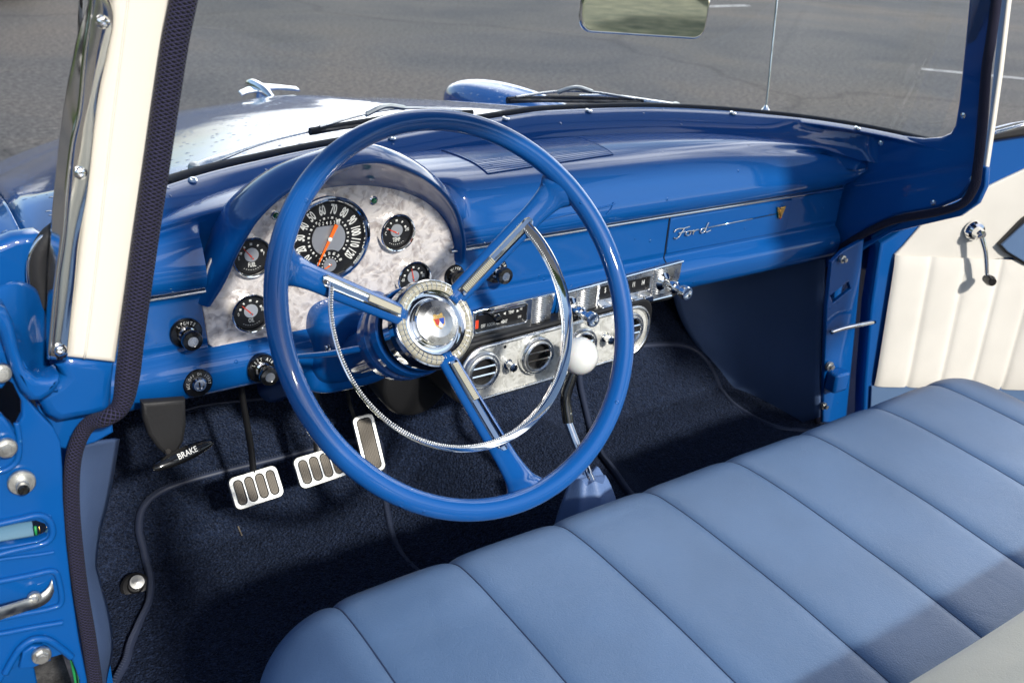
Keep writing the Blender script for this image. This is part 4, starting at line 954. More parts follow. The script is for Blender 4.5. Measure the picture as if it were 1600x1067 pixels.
# raised flange line on the cream pillar
P = [U(px, py, y=YP-.0005) for px, py in ((203, -40), (200, 0), (190, 80), (176, 190), (163, 300), (152, 400), (140, 500), (132, 560))]
MB().tube(P, .0012, 'paint_cream', 6, sub=30).build('pressed_seam', pil, auto=0)
# stainless cover strip, bent round the pillar edge: side flange and face
fold = [(164, -240), (146, -60), (143, 6), (132, 84), (124, 169), (112, 225), (103, 300), (98, 364), (86, 454), (76, 560)]
leftE = [(166, -240), (145, -60), (136, 6), (121, 56), (104, 140), (95, 200), (84, 300), (79, 360), (74, 450), (71, 562)]
rightE = [(186, -240), (160, -60), (178, 25), (169, 84), (157, 140), (149, 197), (138, 300), (124, 378), (117, 450), (105, 562)]
def strip(name, A_, B_, ya, yb, mat, wav, parent, label=None):
    a = cr_interp([U(*p, y=ya) for p in A_], 90); b_ = cr_interp([U(*p, y=yb) for p in B_], 90); R = []
    for i in range(91):
        r = []
        for j in range(13):
            t = j/12; p = a[i].lerp(b_[i], t); w_ = sin(pi*t); p.y -= .0018*w_+wav*noise.noise(Vector((p.x*60, 3, p.z*22)))*w_; r.append(p)
        R.append(r)
    mb = MB(); mb.grid(R, mat, flip=True); return mb.build(name, parent, label, auto=0, solid=.0015)
sc_ = empty('pillar_trim'); sc_.parent = CAR; sc_['label'] = 'dented polished steel cover strip screwed to the driver side pillar'
strip('trim_face', fold, rightE, YP-.010, YP-.006, 'stainless', .0002, sc_); strip('trim_flange', leftE, fold, YP+.035, YP-.010, 'stainless', .0002, sc_)
P = [U(*p, y=YP-.0105) for p in fold]; MB().tube(P, .0018, 'stainless', 8, sub=60).build('trim_edge', sc_, auto=0)
for p_ in ((161, 35), (126, 271), (94, 547)):
    q = U(*p_, y=YP-.0125); M = FR(q, (-.1, -1, .1)); mb = MB(); mb.lathe([(.0058, -.002), (.0054, .0006), (.0040, .0024), (.0022, .0030), (.0016, .0020), (.0001, .0014)], M, 'chrome', 20, caps=False); mb.build('screw', sc_, auto=30)
# navy braided cord round the door opening
def cord(pxs, y, r, label, n=200, vs=260):
    P = [U(*p[:2], y=(p[2] if len(p) > 2 else y)) for p in pxs]; mb = MB(); rs = r
    mb.tube(P, rs, 'cord', 20, sub=n, vscale=vs); return mb.build('door_opening_cord', CAR, label, auto=0)
cord([(322, -240), (297, -70), (287, 0), (275, 60), (261, 150), (244, 265), (229, 365), (217, 450), (206, 530), (199, 590), (190, 632), (168, 652), (140, 662, .06), (122, 690, .065), (113, 730, .065), (112, 790, .065), (118, 860, .065), (127, 930, .065), (139, 1000, .065), (152, 1090, .065)], YP-.012, [.0115]*10+[.0095, .0082]+[.0078]*8, 'navy braided cord round the driver door opening')
# blue lower knuckle of the pillar
jplate('pillar_foot', 'blue painted foot of the driver side pillar', [[(104, 556), (182, 567), (178, 600), (176, 636), (170, 645), (150, 652), (120, 657), (92, 662), (74, 652), (62, 632), (58, 616), (88, 600), (98, 590), (88, 574)]], .055, .010, 'paint_blue', y=YP+.004)
jplate('pillar_foot_lip', None, [[(202, 560), (212, 572), (217, 590), (214, 612), (206, 628), (196, 632), (190, 600)]], .012, .003, 'paint_blue', y=YP+.02)
# rounded fold where fender flange meets the pillar foot
fl = [[(-10, 500), (20, 492), (34, 520), (44, 560), (56, 592), (92, 598)], [(-10, 520), (14, 500), (26, 545), (34, 590), (50, 618), (88, 610)], [(-14, 560), (4, 520), (16, 575), (24, 612), (40, 630), (70, 624)]]
jplate('fender_flange', 'rolled blue edge of the front fender above the jamb', [[(-90, 468), (-10, 474), (10, 484), (22, 506), (30, 545), (41, 578), (57, 592), (78, 594), (94, 588), (96, 600), (84, 616), (66, 628), (48, 628), (33, 612), (20, 585), (10, 552), (0, 522), (-12, 506), (-90, 500)]], .034, .0065, 'paint_blue', y=YP-.018)
jplate('pillar_gusset', 'blue bodywork between the pillar foot and the door jamb', [[(56, 630), (150, 640), (176, 660), (178, 676), (150, 692), (112, 704), (90, 700), (70, 670)]], .01, .003, 'paint_blue', y=YP+.028)
# the channel behind it (runs up under the pillar)
mb = MB(); C = [[U(-20, 455, y=.085), U(30, 440, y=.10), U(64, 470, y=.12), U(74, 560, y=.10)], [U(-10, 500, y=.06), U(34, 500, y=.085), U(58, 520, y=.10), U(76, 585, y=.085)], [U(14, 520, y=.05), U(38, 545, y=.065), U(58, 570, y=.075), U(80, 600, y=.07)], [U(30, 560, y=.045), U(44, 586, y=.045), U(60, 606, y=.05), U(90, 612, y=.055)]]
mb.patch(C, 24, 24, 'paint_blue'); mb.build('drip_channel', CAR, None, solid=.002)
# main jamb plate with its openings
slot = [(-70, 838), (-30, 828), (30, 818), (56, 814), (70, 819), (76, 829), (73, 839), (60, 845), (20, 852), (-70, 866)]
hole_t = [(-60, 588), (4, 590), (20, 600), (34, 628), (35, 650), (24, 672), (16, 662), (0, 655), (-60, 650)]
hole_b = [(-60, 1120), (0, 1080), (4, 1064), (12, 1050), (30, 1040), (50, 1045), (80, 1028), (100, 1022), (112, 1030), (124, 1060), (132, 1120)]
jam = jplate('door_jamb', 'bright blue front door jamb with bolts, slots and holes', [[(-80, 470), (-10, 480), (8, 500), (20, 545), (34, 600), (50, 632), (66, 650), (84, 668), (95, 690), (98, 730), (99, 780), (104, 850), (112, 920), (124, 1000), (136, 1060), (146, 1130), (146, 1160), (-80, 1160)],
   slot[::-1], hole_t[::-1], hole_b[::-1]], .012, .0022, 'paint_blue', y=YP+.004)
MB().prism([(-1.15, .2), (-.845, .2), (-.845, .9), (-1.15, .9)], FR((0, YP+.12, 0)), -.06, .0, 'paint_blue').build('jamb_inner', CAR, 'dark blue inner structure behind the jamb openings', bevel=.002)
# parts seen through the openings
a, b_ = U(-40, 850, y=YP+.060), U(50, 831, y=YP+.060); MB().tube([a, b_], .0165, 'pale_blue_tube', 20).build('wiring_tube', CAR, 'pale blue tube seen through the slot in the jamb', auto=40)
mb = MB(); mb.tube([U(55, 822, y=YP+.03), U(57, 838, y=YP+.03)], .0013, 'wire_green', 8); mb.build('wiring', CAR, 'thin green wire inside the jamb', auto=0); mb = MB(); mb.tube([U(61, 822, y=YP+.034), U(64, 838, y=YP+.034)], .0006, 'gold', 8); mb.build('wiring', CAR, 'thin yellow wire inside the jamb', auto=0); mb = MB(); mb.tube([U(112, 1030, y=YP+.04), U(118, 1060, y=YP+.04), U(122, 1090, y=YP+.04)], .002, 'wire_green', 8, sub=10); mb.build('wiring', CAR, 'green cable inside the lower jamb opening', auto=0)
def wlip(pxs, r, y, name='pressed_rib', parent=None, closed=False, sub=60): 
    mb = MB(); mb.tube([U(*p, y=y) for p in pxs], r, 'paint_blue', 10, sub=sub, closed=closed); return mb.build(name, parent or jam, auto=0)
wlip([(12+(x-12)*(1.10 if x > 0 else 1), 834+(y-834)*1.45) for x, y in slot], .0034, YP+.001, 'slot_lip', closed=True, sub=80)
wlip([(-60, 888), (0, 874), (60, 866), (84, 862)], .0022, YP+.003); wlip([(-60, 918), (0, 908), (50, 898), (82, 892), (92, 906), (96, 940), (80, 950), (40, 958), (-60, 978)], .0032, YP+.002)
wlip([(-60, 1000), (10, 988), (50, 980), (98, 972)], .0030, YP+.002); wlip([(8, 1052), (20, 1030), (34, 1010), (54, 998), (76, 1000), (100, 1016), (112, 1026)], .0038, YP+.000)
wlip([(-60, 748), (-5, 738), (16, 730), (28, 716), (30, 690), (26, 660)], .0030, YP+.002)
# hinge bracket pieces
jplate('hinge_bracket', None, [[(-80, 560), (2, 562), (10, 580), (10, 600), (4, 608), (-80, 612)]], .010, .003, 'paint_blue', y=YP-.006, parent=jam)
jplate('hinge_bracket', None, [[(-80, 656), (4, 650), (16, 664), (26, 684), (26, 704), (14, 716), (-10, 722), (-80, 724)]], .012, .003, 'paint_blue', y=YP-.006, parent=jam)
jplate('hinge_bracket', None, [[(30, 1045), (36, 1020), (50, 1010), (68, 1010), (78, 1020), (80, 1032), (50, 1044)]], .008, .002, 'paint_blue', y=YP-.006, parent=jam)
def bolt(px, py, r, y, kind='hex', mat='zinc'):
    q = U(px, py, y=y); M = FR(q, (-.05, -1, .12)); mb = MB(); mb.lathe([(r, -.003), (r, .0008), (r*.92, .0018), (r*.7, .002)], M, mat, 28)
    if kind == 'hex': mb.prism([(r*.68*cos(pi*k/3+.3), r*.68*sin(pi*k/3+.3)) for k in range(6)], M, .001, .006, mat); mb.lathe([(r*.45, .006), (r*.40, .0068), (.0001, .0068)], M, mat, 20, caps=False)
    elif kind == 'pin': mb.lathe([(r*.48, .0), (r*.48, .009), (r*.40, .0105)], M, mat, 20); mb.lathe([(r*.42, .010), (r*.43, .018), (r*.3, .0195), (.0001, .019)], M, 'black_gloss', 20, caps=False)
    else: mb.lathe([(r*.62, .001), (r*.58, .004), (r*.35, .0058), (.0001, .006)], M, mat, 20, caps=False)
    return mb.build('jamb_bolt', jam, auto=30)
bolt(10, 700, .0095, YP-.013); bolt(2, 583, .009, YP-.013); bolt(34, 754, .0125, YP-.003, 'pin'); bolt(65, 1024, .0095, YP-.011); bolt(54, 934, .0065, YP-.006, 'round')
# door check strap, bare metal
a = [U(-40, 972, y=YP-.05), U(0, 958, y=YP-.03), U(40, 945, y=YP-.012), U(62, 938, y=YP-.006), U(76, 928, y=YP-.003), U(83, 914, y=YP-.001)]
mb = MB(); Q = cr_interp(a, 30); mb.grid([[p+Vector((0, 0, .007))-Vector((0, .0, 0)), p+Vector((0, -.001, .0)), p+Vector((0, -.001, -.007))] for p in Q], 'zinc'); mb.build('check_strap', jam, 'bare metal door check strap', solid=.0018)

# outer fender, seen left of the pillar, with a shut line
mb = MB(); yy = [.13, .2, .3, .45, .65, .9, 1.3, 1.8, 2.2, 2.45]
def fender(sgn):
    C = []
    for y in yy:
        k = max(0, y-.45); zr = .905-.21*k-.02*k*k; xi = .767-.055*max(0, min(1, (y-.4)/1.0)); e = 0 if y < 2.1 else (y-2.1)*.35; xi_z = .040 if sgn < 0 else .03
        C.append([Vector((sgn*x, y, z-e*1.0)) for x, z in ((xi, zr+xi_z-.03*min(k, 1)), (xi*.5+.40, zr+.030-.03*min(k, 1)), (.82, zr+.022), (.87, zr+.012), (.925, zr-.018), (.955, zr-.075), (.965, zr-.17), (.965, zr-.30))])
    return C
mb = MB(); mb.patch(fender(-1), 50, 40, 'paint_blue_wet', flip=True); mb.build('front_fender', CAR, 'left front fender with water drops', solid=.002)
mb = MB(); mb.patch(fender(1), 50, 40, 'paint_blue_wet'); mb.build('front_fender', CAR, 'right front fender beyond the windscreen', solid=.002)
def at_fender(px, py):  # where a sight line meets the left fender
    v = Vector(ray(px, py)); h, n_, _, _ = FB.ray_cast(Vector(CAM), v.normalized()); return h
C = fender(-1); rows = [cr_interp(r, 40) for r in C]; cols = [cr_interp([rows[i][j] for i in range(len(rows))], 50) for j in range(41)]
vs = [p for c in cols for p in c]; FB = BVHTree.FromPolygons(vs, [[j*51+i, j*51+i+1, (j+1)*51+i+1, (j+1)*51+i] for j in range(40) for i in range(50)])
# hood
def hz(x, y):
    t = max(y-.55, 0); z = .957-.05*t-.088*min(t, 1.25)**2-(.20*(t-1.25) if t > 1.25 else 0); return z-(.028+.085*min(t, 1))*(abs(x)/.6)**2.1+.010*math.exp(-(x/.05)**2)*min(t, 1)
mb = MB(); xs2 = [-1+2*i/60 for i in range(61)]; R = []
def hw(y): return .764-.055*max(0, min(1, (y-.4)/1.0))
for j in range(61):
    f = j/60; r = []
    for u_ in xs2:
        y = (sup(u_*.764, .7655, .44)+.010)*(1-f)+2.15*f; y = (sup(u_*hw(y), .7655, .44)+.010)*(1-f)+2.15*f; x = u_*hw(y); r.append(Vector((x, y, hz(x, y))))
    R.append(r)
HB = BVHTree.FromPolygons([p for r in R for p in r], [[j*61+i, j*61+i+1, (j+1)*61+i+1, (j+1)*61+i] for j in range(60) for i in range(60)])
mb.grid(R, 'paint_blue_wet', flip=True); hood = mb.build('hood', CAR, 'blue hood beyond the windscreen with small water drops', solid=.003, soff=1)
# front body below
mb = MB(); mb.prism([(-.86, .16), (.86, .16), (.86, .34), (-.86, .34)], FR((0, 2.15, 0)), 0, 1.2, 'dark_paint'); mb.build('engine_bay', CAR, 'dark lower front bodywork')
# hood ornament
def on_hood(px, py, lift=0):
    h = HB.ray_cast(Vector(CAM), Vector(ray(px, py)).normalized())[0]
    if h is None: h = U(px, py, z=.94)
    return h+Vector((0, 0, lift))
mb = MB(); c = U(405, 139, y=1.85); c = Vector((c.x, c.y, c.z))
mb.tube([c+Vector((.0, .10, -.006)), c+Vector((0, .05, .002)), c+Vector((0, -.04, .002)), c+Vector((0, -.11, -.010))], [.006, .012, .010, .003], 'chrome', 16, sub=20)
for s_ in (-1, 1): mb.patch([[c+Vector((0, .04, .004)), c+Vector((s_*.04, -.01, .008)), c+Vector((s_*.085, -.07, .010))], [c+Vector((0, -.035, .0)), c+Vector((s_*.04, -.05, .004)), c+Vector((s_*.085, -.095, .006))]], 6, 12, 'chrome')
mb.tube([Vector((c.x, c.y, hz(c.x, c.y)-.01)), c], .012, 'chrome', 10); mb.build('hood_ornament', CAR, 'chrome winged ornament on the front of the hood', solid=.005, auto=40)
# right fender crown (headlight hump)
mb = MB(); rbox(mb, (.86, 1.66, .690), .11, .42, .100, .9, 'paint_blue_wet'); mb.build('fender_crown', CAR, 'raised crown of the right front fender', auto=0)
# antenna
b0 = U(1196, 172, y=.56); t0 = U(1217, -30, y=.60); mb = MB(); mb.lathe([(.011, -.03), (.009, .0), (.005, .005), (.003, .010)], FR(b0, (0, 0, 1), (0, 1, 0)), 'chrome', 20); mb.tube([b0+Vector((0, 0, .01)), t0, t0+(t0-b0)*.8], .0026, 'chrome', 10); mb.build('antenna', CAR, 'thin chrome aerial on the right fender', auto=40)
# gap between hood and fender
for sg_ in (-1, 1):
    P = [Vector((sg_*(xi_+.002), y, hz(xi_-.02, y)+.002)) for xi_, y in [(hw(y_)+.001, y_) for y_ in (.24, .32, .4, .55, .7, .9, 1.2, 1.6, 2.0)]]
    MB().tube(P, .0022, 'black_void', 6, sub=40).build('hood_gap', CAR, auto=0)
# corner of the windscreen beside the pillar: gasket and bright trim
mb = MB(); P = [U(*p, y=.12) for p in ((76, 362), (58, 378), (46, 402), (44, 430), (48, 458), (56, 484))]; mb.tube([p+Vector((.010, .004, 0)) for p in P], .0095, 'rubber', 12, sub=40); mb.tube(P, .0020, 'chrome', 8, sub=40); mb.build('windscreen_corner_trim', CAR, 'black rubber and bright trim at the windscreen corner', auto=0)
jplate('cowl_side', 'blue cowl side below the windscreen corner', [[(-80, 380), (-10, 385), (20, 372), (58, 366), (70, 372), (90, 400), (84, 470), (80, 560), (66, 545), (44, 470), (24, 452), (-10, 466), (-80, 480)]], .03, .008, 'paint_blue', y=.135)

# ============================================================ WINDSCREEN, HEADER, MIRROR
mb = MB(); R = []
for i in range(97):
    t = .02+.96*i/96; r = []
    for j in range(13):
        f = j/12; k = 1-.07*f; x, y = sup_pt(t, .745*k, .425*k); r.append(Vector((x, y-.16*f*(0.55+.45*abs(sin(pi*t))), .962+.46*f+cdz(x)*(1-f))))
    R.append(r)
mb.grid(R, 'glass'); mb.build('windscreen', CAR, 'clear wraparound windscreen glass', auto=0)
hd = MB(); P = [R[i][12] for i in range(97)]; hd.tube(P, .016, 'paint_blue', 12, flat=1.2); hd.build('windscreen_header', CAR, 'blue header rail above the windscreen', auto=0)
mc = U(1010, 18, x=0); mn = Vector((-.34, -.93, .0)); MM = FR(mc, mn) @ Matrix.Rotation(radians(-1.5), 4, 'Z'); o = empty('interior_mirror'); o.parent = CAR; o['label'] = 'rounded chrome framed rear view mirror'
mb = MB(); mb.curveplate([[(x, y) for x, y in rrect(.182, .064, .018, 8)]], MM, .012, .003, 'chrome'); mb.build('housing', o, auto=40)
mb = MB(); mb.prism(rrect(.174, .056, .015, 8), MM, .0, .0006, 'mirror_glass'); mb.build('mirror_glass', o)
mb = MB(); mb.tube([loc(MM, 0, 0, -.012), loc(MM, 0, .05, -.035), loc(MM, 0, .15, -.05)], .006, 'chrome', 10); mb.build('stem', o)
# ============================================================ PASSENGER SIDE PILLAR, CORD, DOOR
XP = .722
def SP(name, label, loops, depth, bev, mat, x=XP, parent=CAR):
    LL = [[(-U(*p, x=x).y, U(*p, x=x).z) for p in l] for l in loops]; mb = MB(); mb.curveplate(LL, FR((x, 0, 0), (-1, 0, 0)), depth, bev, mat); return mb.build(name, parent, label, auto=40)
SP('windscreen_pillar', 'dark blue inner face of the passenger side pillar', [[(1533, -240), (1518, -60), (1513, 0), (1505, 84), (1497, 160), (1491, 196), (1484, 208), (1468, 215), (1440, 217), (1400, 212), (1356, 205), (1338, 204), (1338, 238), (1352, 250), (1352, 262), (1318, 284), (1300, 312), (1302, 350), (1306, 402), (1330, 376), (1358, 356), (1400, 337), (1463, 326), (1500, 310), (1520, 285), (1525, 262), (1530, 190), (1540, 100), (1552, 0), (1556, -60), (1568, -240)]], .02, .006, 'paint_blue')
for p_ in ((1458, 317), (1505, 181), (1519, 280), (1376, 224)):
    q = U(*p_, x=XP-.001); MB().lathe([(.0055, -.001), (.005, .0014), (.002, .0022), (.0001, .0018)], FR(q, (-1, 0, 0)), 'chrome', 16, caps=False).build('screw', CAR)
mb = MB(); P = [U(*p, x=XP-.004) for p in [(1577, -240), (1562, -60), (1557, 0), (1549, 60), (1541, 112), (1535, 197), (1527, 267), (1522, 292), (1504, 318), (1463, 332), (1399, 344), (1353, 364), (1312, 390), (1296, 418), (1290, 494), (1284, 570), (1276, 660)]]
mb.tube(P, [.0085]*8+[.0075]*9, 'cord', 18, sub=160, vscale=260); mb.build('door_opening_cord', CAR, 'navy braided cord round the passenger door opening', auto=0)
SP('pillar_outer_trim', 'cream outer edge of the passenger side pillar', [[(1577, -240), (1562, -60), (1557, 60), (1545, 180), (1534, 261), (1541, 262), (1552, 190), (1563, 112), (1576, 0), (1580, -60), (1596, -240)]], .012, .003, 'paint_cream', x=XP+.022)
SP('pillar_foot_right', 'blue foot of the passenger side pillar', [[(1530, 258), (1542, 262), (1540, 292), (1528, 318), (1500, 338), (1440, 352), (1390, 364), (1350, 388), (1330, 402), (1320, 396), (1420, 340), (1500, 318), (1524, 290)]], .012, .003, 'paint_blue', x=XP+.016)
# hinge pillar face
YH = .235
def HP(name, label, loops, depth, bev, mat, y=YH, parent=CAR):
    LL = [[(U(*p, y=y).x, U(*p, y=y).z) for p in l] for l in loops]; mb = MB(); mb.curveplate(LL, FR((0, y, 0), (0, -1, 0)), depth, bev, mat); return mb.build(name, parent, label, auto=40)
hj = HP('door_jamb', 'blue passenger side jamb with slot and bolts', [[(1286, 660), (1292, 480), (1300, 410), (1318, 392), (1350, 374), (1348, 400), (1338, 500), (1328, 600), (1322, 660)], [(1298, 462), (1326, 440), (1330, 452), (1302, 474)]], .01, .0025, 'paint_blue')
HP('jamb_inner', None, [[(1296, 380), (1500, 360), (1500, 700), (1280, 700)]], .02, .002, 'paint_blue', y=YH+.06)
for (px, py, r) in ((1316, 405, .008), (1296, 572, .010), (1287, 634, .008)):
    q = U(px, py, y=YH-.006); M = FR(q, (0, -1, 0)); MB().lathe([(r, -.003), (r, .003), (r*.55, .004), (r*.55, .010), (.0001, .0105)], M, 'zinc', 20, caps=False).build('jamb_bolt', hj, auto=30)
mb = MB(); mb.box(FR(U(1308, 594, y=YH-.015)), .045, .045, .03, 'paint_blue'); mb.build('lower_hinge', hj, bevel=.006)
mb = MB(); mb.tube([U(1298, 519, y=YH-.012), U(1320, 512, y=YH-.02), U(1345, 507, y=YH-.03), U(1366, 503, y=YH-.03)], .0048, 'chrome', 10, sub=16); mb.build('check_strap', hj, 'bright door check strap to the open door', auto=0)
# open door: plane from the hinge swinging outwards
DH = Vector((.792, .205, 0)); DD = Vector((sin(radians(60)), -cos(radians(60)), 0)); DN = Vector((DD.y, -DD.x, 0)); DN = DN if DN.dot(Vector((-1, -1, 0))) > 0 else -DN
DMt = Matrix.Identity(4)
for i in range(3): DMt[i][0], DMt[i][1], DMt[i][2], DMt[i][3] = DD[i], (0, 0, 1)[i], DD.cross(Vector((0, 0, 1)))[i], DH[i]
DZ = DD.cross(Vector((0, 0, 1)))
def D(px, py, off=0): p = U(px, py, pl=(DH+DZ*off, DZ))-DH; return (p.dot(DD), p.z)
door = empty('passenger_door'); door.parent = CAR; door['label'] = 'open passenger door with cream pleated trim and blue lower panel'
def DP(name, loops, depth, bev, mat, off=0, label=None):
    mb = MB(); mb.curveplate([[D(*p, off) for p in l] for l in loops], DMt @ Matrix.Translation((0, 0, off)), depth, bev, mat); return mb.build(name, door, label, auto=40)
DP('door_shell', [[(1346, 700), (1350, 600), (1360, 480), (1376, 380), (1440, 340), (1520, 240), (1535, 216), (1600, 200), (1760, 175), (1760, 700)]], .05, .006, 'paint_blue', -.004)
DP('upper_trim', [[(1398, 398), (1412, 384), (1440, 352), (1520, 304), (1560, 284), (1620, 256), (1760, 196), (1760, 365), (1600, 400), (1500, 414), (1420, 424)]], .008, .003, 'vinyl_cream', .002, 'cream upper door trim')
# pleated cream lower trim
a0, a1 = D(1392, 500)[0], D(1760, 500)[0]; zt_, zb_ = D(1400, 398)[1], D(1370, 602)[1]
mb = MB(); R = []; ple = .0755; nx = 140
lb = D(1366, 600)[0]; lt_ = D(1398, 398)[0]
zb2 = D(1600, 572)[1]; xb2 = D(1600, 572)[0]
for i in range(nx+1):
    x = lt_+(a1-lt_)*i/nx; u = ((x-lt_)/ple) % 1; d = min(u, 1-u)*ple; pf = .0055*(1-math.exp(-(d/.006)))
    r = []
    for j in range(25):
        f = j/24; z = zt_*(1-f)+(zb_)*f; ed = min(f, 1-f)*.2; pe = .004*(1-math.exp(-ed/.010)); xx = x+(lb-lt_)*f*(1-i/nx); r.append(loc(DMt, xx, z, .0015+pf+pe))
    R.append(r)
mb.grid(R, 'vinyl_cream', flip=True); mb.build('pleated_trim', door, 'cream door trim with vertical pleats', auto=0)
DP('lower_panel', [[(1362, 604), (1440, 596), (1600, 572), (1760, 548), (1760, 720), (1356, 720)]], .007, .002, 'leather_blue', .003, 'blue lower door panel')
DP('armrest_panel', [[(1562, 383), (1572, 396), (1600, 414), (1640, 430), (1760, 440), (1760, 290), (1640, 316), (1600, 344)]], .016, .003, 'black_satin', .014, None)
DP('armrest_face', [[(1565, 383), (1575, 394), (1603, 411), (1642, 426), (1756, 434), (1756, 298), (1642, 322), (1602, 349)]], .006, .002, 'leather_blue', .018, 'blue panel edged in black')
DP('window_sill', [[(1540, 212), (1600, 196), (1760, 172), (1760, 192), (1600, 214), (1548, 222)]], .03, .006, 'rubber', .012)
P = [loc(DMt, *D(px, py, .012), .012) for px, py in ((1538, 212), (1600, 196), (1760, 170))]; MB().tube(P, .004, 'chrome', 10).build('sill_trim', door, auto=0)
c = D(1532, 366, .03); M = DMt @ Matrix.Translation((c[0], c[1], .006)); mb = MB(); mb.lathe([(.021, 0), (.0205, .004), (.017, .010), (.012, .014), (.010, .026), (.0085, .030), (.0001, .031)], M, 'chrome', 32, caps=False)
k2 = D(1545, 437, .045); mb.tube([loc(M, 0, 0, .024), loc(DMt, c[0]*.6+k2[0]*.4+.003, c[1]*.6+k2[1]*.4, .036), loc(DMt, k2[0], k2[1], .038)], [.0062, .0048, .0042], 'chrome', 12, sub=16); mb.tube([loc(DMt, k2[0], k2[1], .036), loc(DMt, k2[0], k2[1], .052), loc(DMt, k2[0], k2[1], .060)], [.009, .011, .008], 'black_gloss', 18)
mb.build('window_crank', door, 'chrome window crank with black knob', auto=35)

# ============================================================ WIPERS
def wiper(label, arm, blade, y):
    o = empty('windscreen_wiper'); o.parent = CAR; o['label'] = label
    Pa = [U(*p[:2], y=p[2]) for p in arm]; mb = MB(); mb.tube(Pa, [.0100, .0085, .0040, .0030], 'satin_chrome', 10, sub=24, flat=.6); mb.lathe([(.009, -.012), (.009, .002), (.007, .006), (.0001, .007)], FR(Pa[0], (0, -.3, 1), (0, 1, 0)), 'zinc', 20, caps=False); mb.build('arm', o, auto=40)
    Pb = [U(*p[:2], y=p[2]) for p in blade]; mb = MB(); mb.tube(Pb, .0042, 'rubber', 8, sub=16, flat=1.5); n = len(Pb)
    Q = cr_interp(Pb, 16); up_ = Vector((0, -.3, .95)); mb.tube([Q[1]+up_*.006, Q[5]+up_*.014, Q[8]+up_*.017, Q[11]+up_*.014, Q[15]+up_*.006], .0024, 'brushed', 8, sub=20); mb.tube([Q[0], Q[16]], .0030, 'dark_steel', 8)
    mb.tube([Q[6]+up_*.014, Q[8]+up_*.024, Q[10]+up_*.016], .0045, 'zinc', 8, sub=8); mb.build('blade', o, auto=40)
wiper('wiper with long bare arm lying on the hood near the steering wheel', [(304, 262, .49), (345, 246, .505), (430, 218, .54), (600, 180, .60)], [(484, 206, .55), (560, 193, .575), (640, 181, .60), (738, 177, .62)], .5)
wiper('wiper lying below the aerial side of the windscreen', [(1056, 166, .50), (1020, 160, .53), (960, 150, .58), (905, 149, .60)], [(792, 157, .60), (860, 155, .60), (930, 156, .58), (1005, 160, .54)], .6)

# ============================================================ BACKGROUND CAR AND TREES
pc = tag(empty('parked_car', (-1.2, 11.7, 0)), 'black parked car at the far edge of the asphalt, upper left', 'car')
body = [(-2.3, .30), (-2.25, .62), (-1.9, .78), (-1.0, .86), (-.5, 1.30), (.75, 1.34), (1.35, .92), (2.2, .84), (2.35, .5), (2.3, .28)]
mb = MB(); mb.curveplate([[(x, z) for x, z in body]], FR((-1.2, 10.9, 0), (0, -1, 0)), 1.7, .08, 'dark_paint'); mb.build('body', pc, auto=40)
for v in pc.children: v.matrix_parent_inverse = pc.matrix_world.inverted() if False else Matrix.Translation((1.2, -11.7, 0))
for xx in (-1.45, 1.4):
    for yy_ in (10.95, 12.5):
        M = FR((-1.2+xx, yy_, .32), (0, -1, 0)); mb = MB(); mb.lathe([(.32, -.1), (.33, 0), (.31, .08), (.22, .10)], M, 'tyre', 32); mb.lathe([(.21, .08), (.20, .10), (.05, .11), (.0001, .11)], M, 'zinc', 24, caps=False); wo = mb.build('wheel', pc, auto=40); wo.matrix_parent_inverse = Matrix.Translation((1.2, -11.7, 0))
mb = MB(); mb.curveplate([[(-1.55, .85), (-1.1, 1.22), (-.6, 1.22), (-.6, .88)], [(-.5, .88), (-.5, 1.23), (.1, 1.2), (.4, .92)]], FR((-.9, 10.89, 0), (0, -1, 0)), .01, .002, 'grey_lens'); wo = mb.build('window', pc); wo.matrix_parent_inverse = Matrix.Translation((1.2, -11.7, 0))
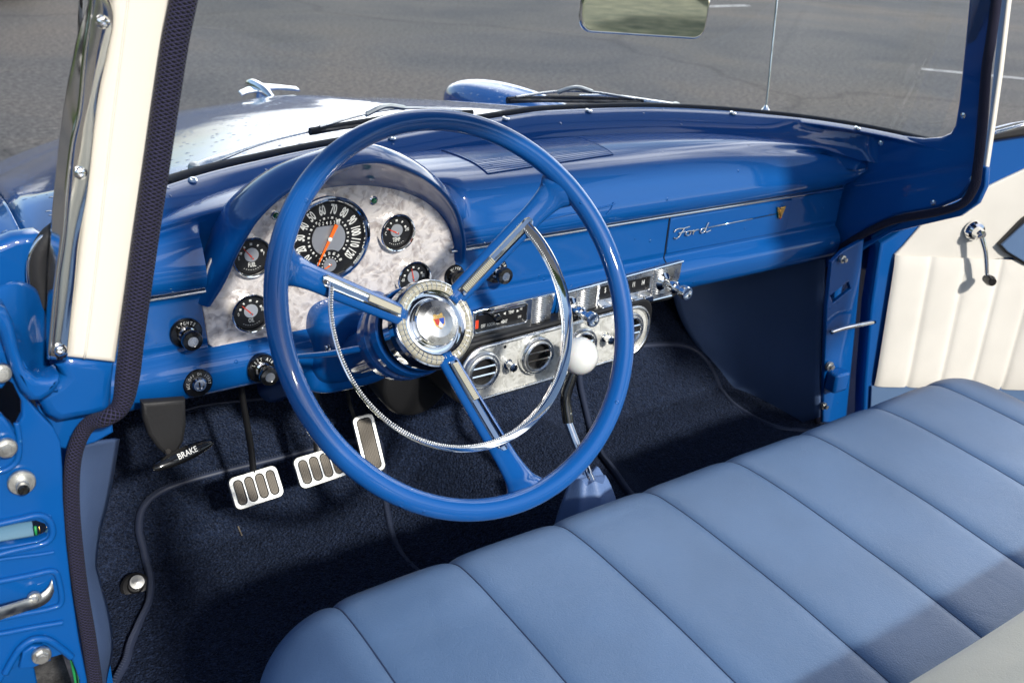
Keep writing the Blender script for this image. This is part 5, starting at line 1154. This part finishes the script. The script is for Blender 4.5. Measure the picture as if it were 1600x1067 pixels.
for k, (tx, ty, h) in enumerate(((-7, -14, 5.0), (1.5, -16, 6.0), (9, -13, 4.6))):
    o = tag(empty('tree', (tx, ty, 0)), ['low broad tree behind the car on the verge', 'tallest round tree behind the car on the verge', 'small tree on the verge, right of the others'][k], 'tree', 'trees on the verge behind the car')
    mb = MB(); mb.tube([Vector((0, 0, 0)), Vector((.1, 0, h*.3)), Vector((0, .1, h*.6))], [.16, .11, .05], 'bark', 10, sub=8)
    for q in range(5): a = q*1.3; mb.tube([Vector((.05, 0, h*.35)), Vector((cos(a)*.8, sin(a)*.8, h*.62))], [.06, .02], 'bark', 6)
    mb.build('trunk', o); mb = MB(); rnd = random.Random(k)
    for q in range(1500):
        u = Vector((rnd.gauss(0, 1), rnd.gauss(0, 1), rnd.gauss(0, 1))).normalized()*(rnd.random()**.4); c = Vector((u.x*h*.32, u.y*h*.32, h*.68+u.z*h*.28)); s_ = .12+rnd.random()*.14
        e1 = Vector((rnd.gauss(0, 1), rnd.gauss(0, 1), rnd.gauss(0, 1))).normalized()*s_; e2 = e1.cross(Vector((rnd.random(), rnd.random(), rnd.random()))).normalized()*s_*.7
        mb.add([c-e1, c+e2, c+e1, c-e2], [[0, 1, 2, 3]], 'leaf', False)
    mb.build('crown', o, auto=0)
# ============================================================ ROOF (out of frame above; cut short and lopsided to set where the cabin shade falls)
YE = -.46
mb = MB(); R = []
for i in range(31):
    x = -.60+1.305*i/30; k = min(abs(x)/.60, 1.1); y0_ = .05-.16*k**2; R.append([Vector((x, y0_+(YE-y0_)*j/20, 1.475-.05*k**3-.02*(j/20)**2)) for j in range(21)])
mb.grid(R, 'paint_cream', flip=True); rf = mb.build('roof', CAR, 'cream painted steel roof', solid=.02)
mb = MB(); mb.grid([[p+Vector((0, 0, -.022)) for p in r] for r in R], 'headliner'); mb.build('headliner', rf, auto=0, solid=.004)
mb = MB(); mb.grid([[r[20].lerp(Vector((r[20].x*1.06, -1.62, .99)), j/10)+Vector((0, 0, .05*sin(pi*j/10))) for j in range(11)] for r in R], 'glass', flip=True); mb.build('rear_window', CAR, 'large rear window', auto=0)
for s_ in (-1, 1):
    mb = MB(); mb.tube([Vector((s_*.60, -.90, 1.40)), Vector((s_*.70, -.95, .95)), Vector((s_*.745, -.95, .3))], .028, 'paint_blue', 12, sub=8); mb.build('door_pillar', CAR)
    mb = MB(); M = FR((s_*.69, 0, 0), (-1, 0, 0)); mb.curveplate([[(.92, .96), (1.62, .98), (1.9, .9), (1.9, .45), (.92, .45), (.90, .93)]], M, .04, .01, 'paint_blue'); mb.build('rear_quarter', CAR, auto=40)

# unseen panels of unequal width, added to shade the ends of the dash
for s_, xi_, xo_ in ((-1, .585, .61), (1, .50, .715)):
    Lz = 13 if s_ < 0 else 6
    R = [[Vector((s_*(xi_+(xo_-xi_)*i/6), -.42, 1.462-.02*i/6)).lerp(Vector((s_*(xi_+.05+(xo_+.03-xi_-.05)*i/6), -1.70, .97)), j/12)+Vector((0, 0, .06*sin(pi*j/12))) for j in range(Lz)] for i in range(7)]
    mb = MB(); mb.grid(R, 'paint_cream', flip=True); mb.build('shade_panel', CAR, solid=.03)
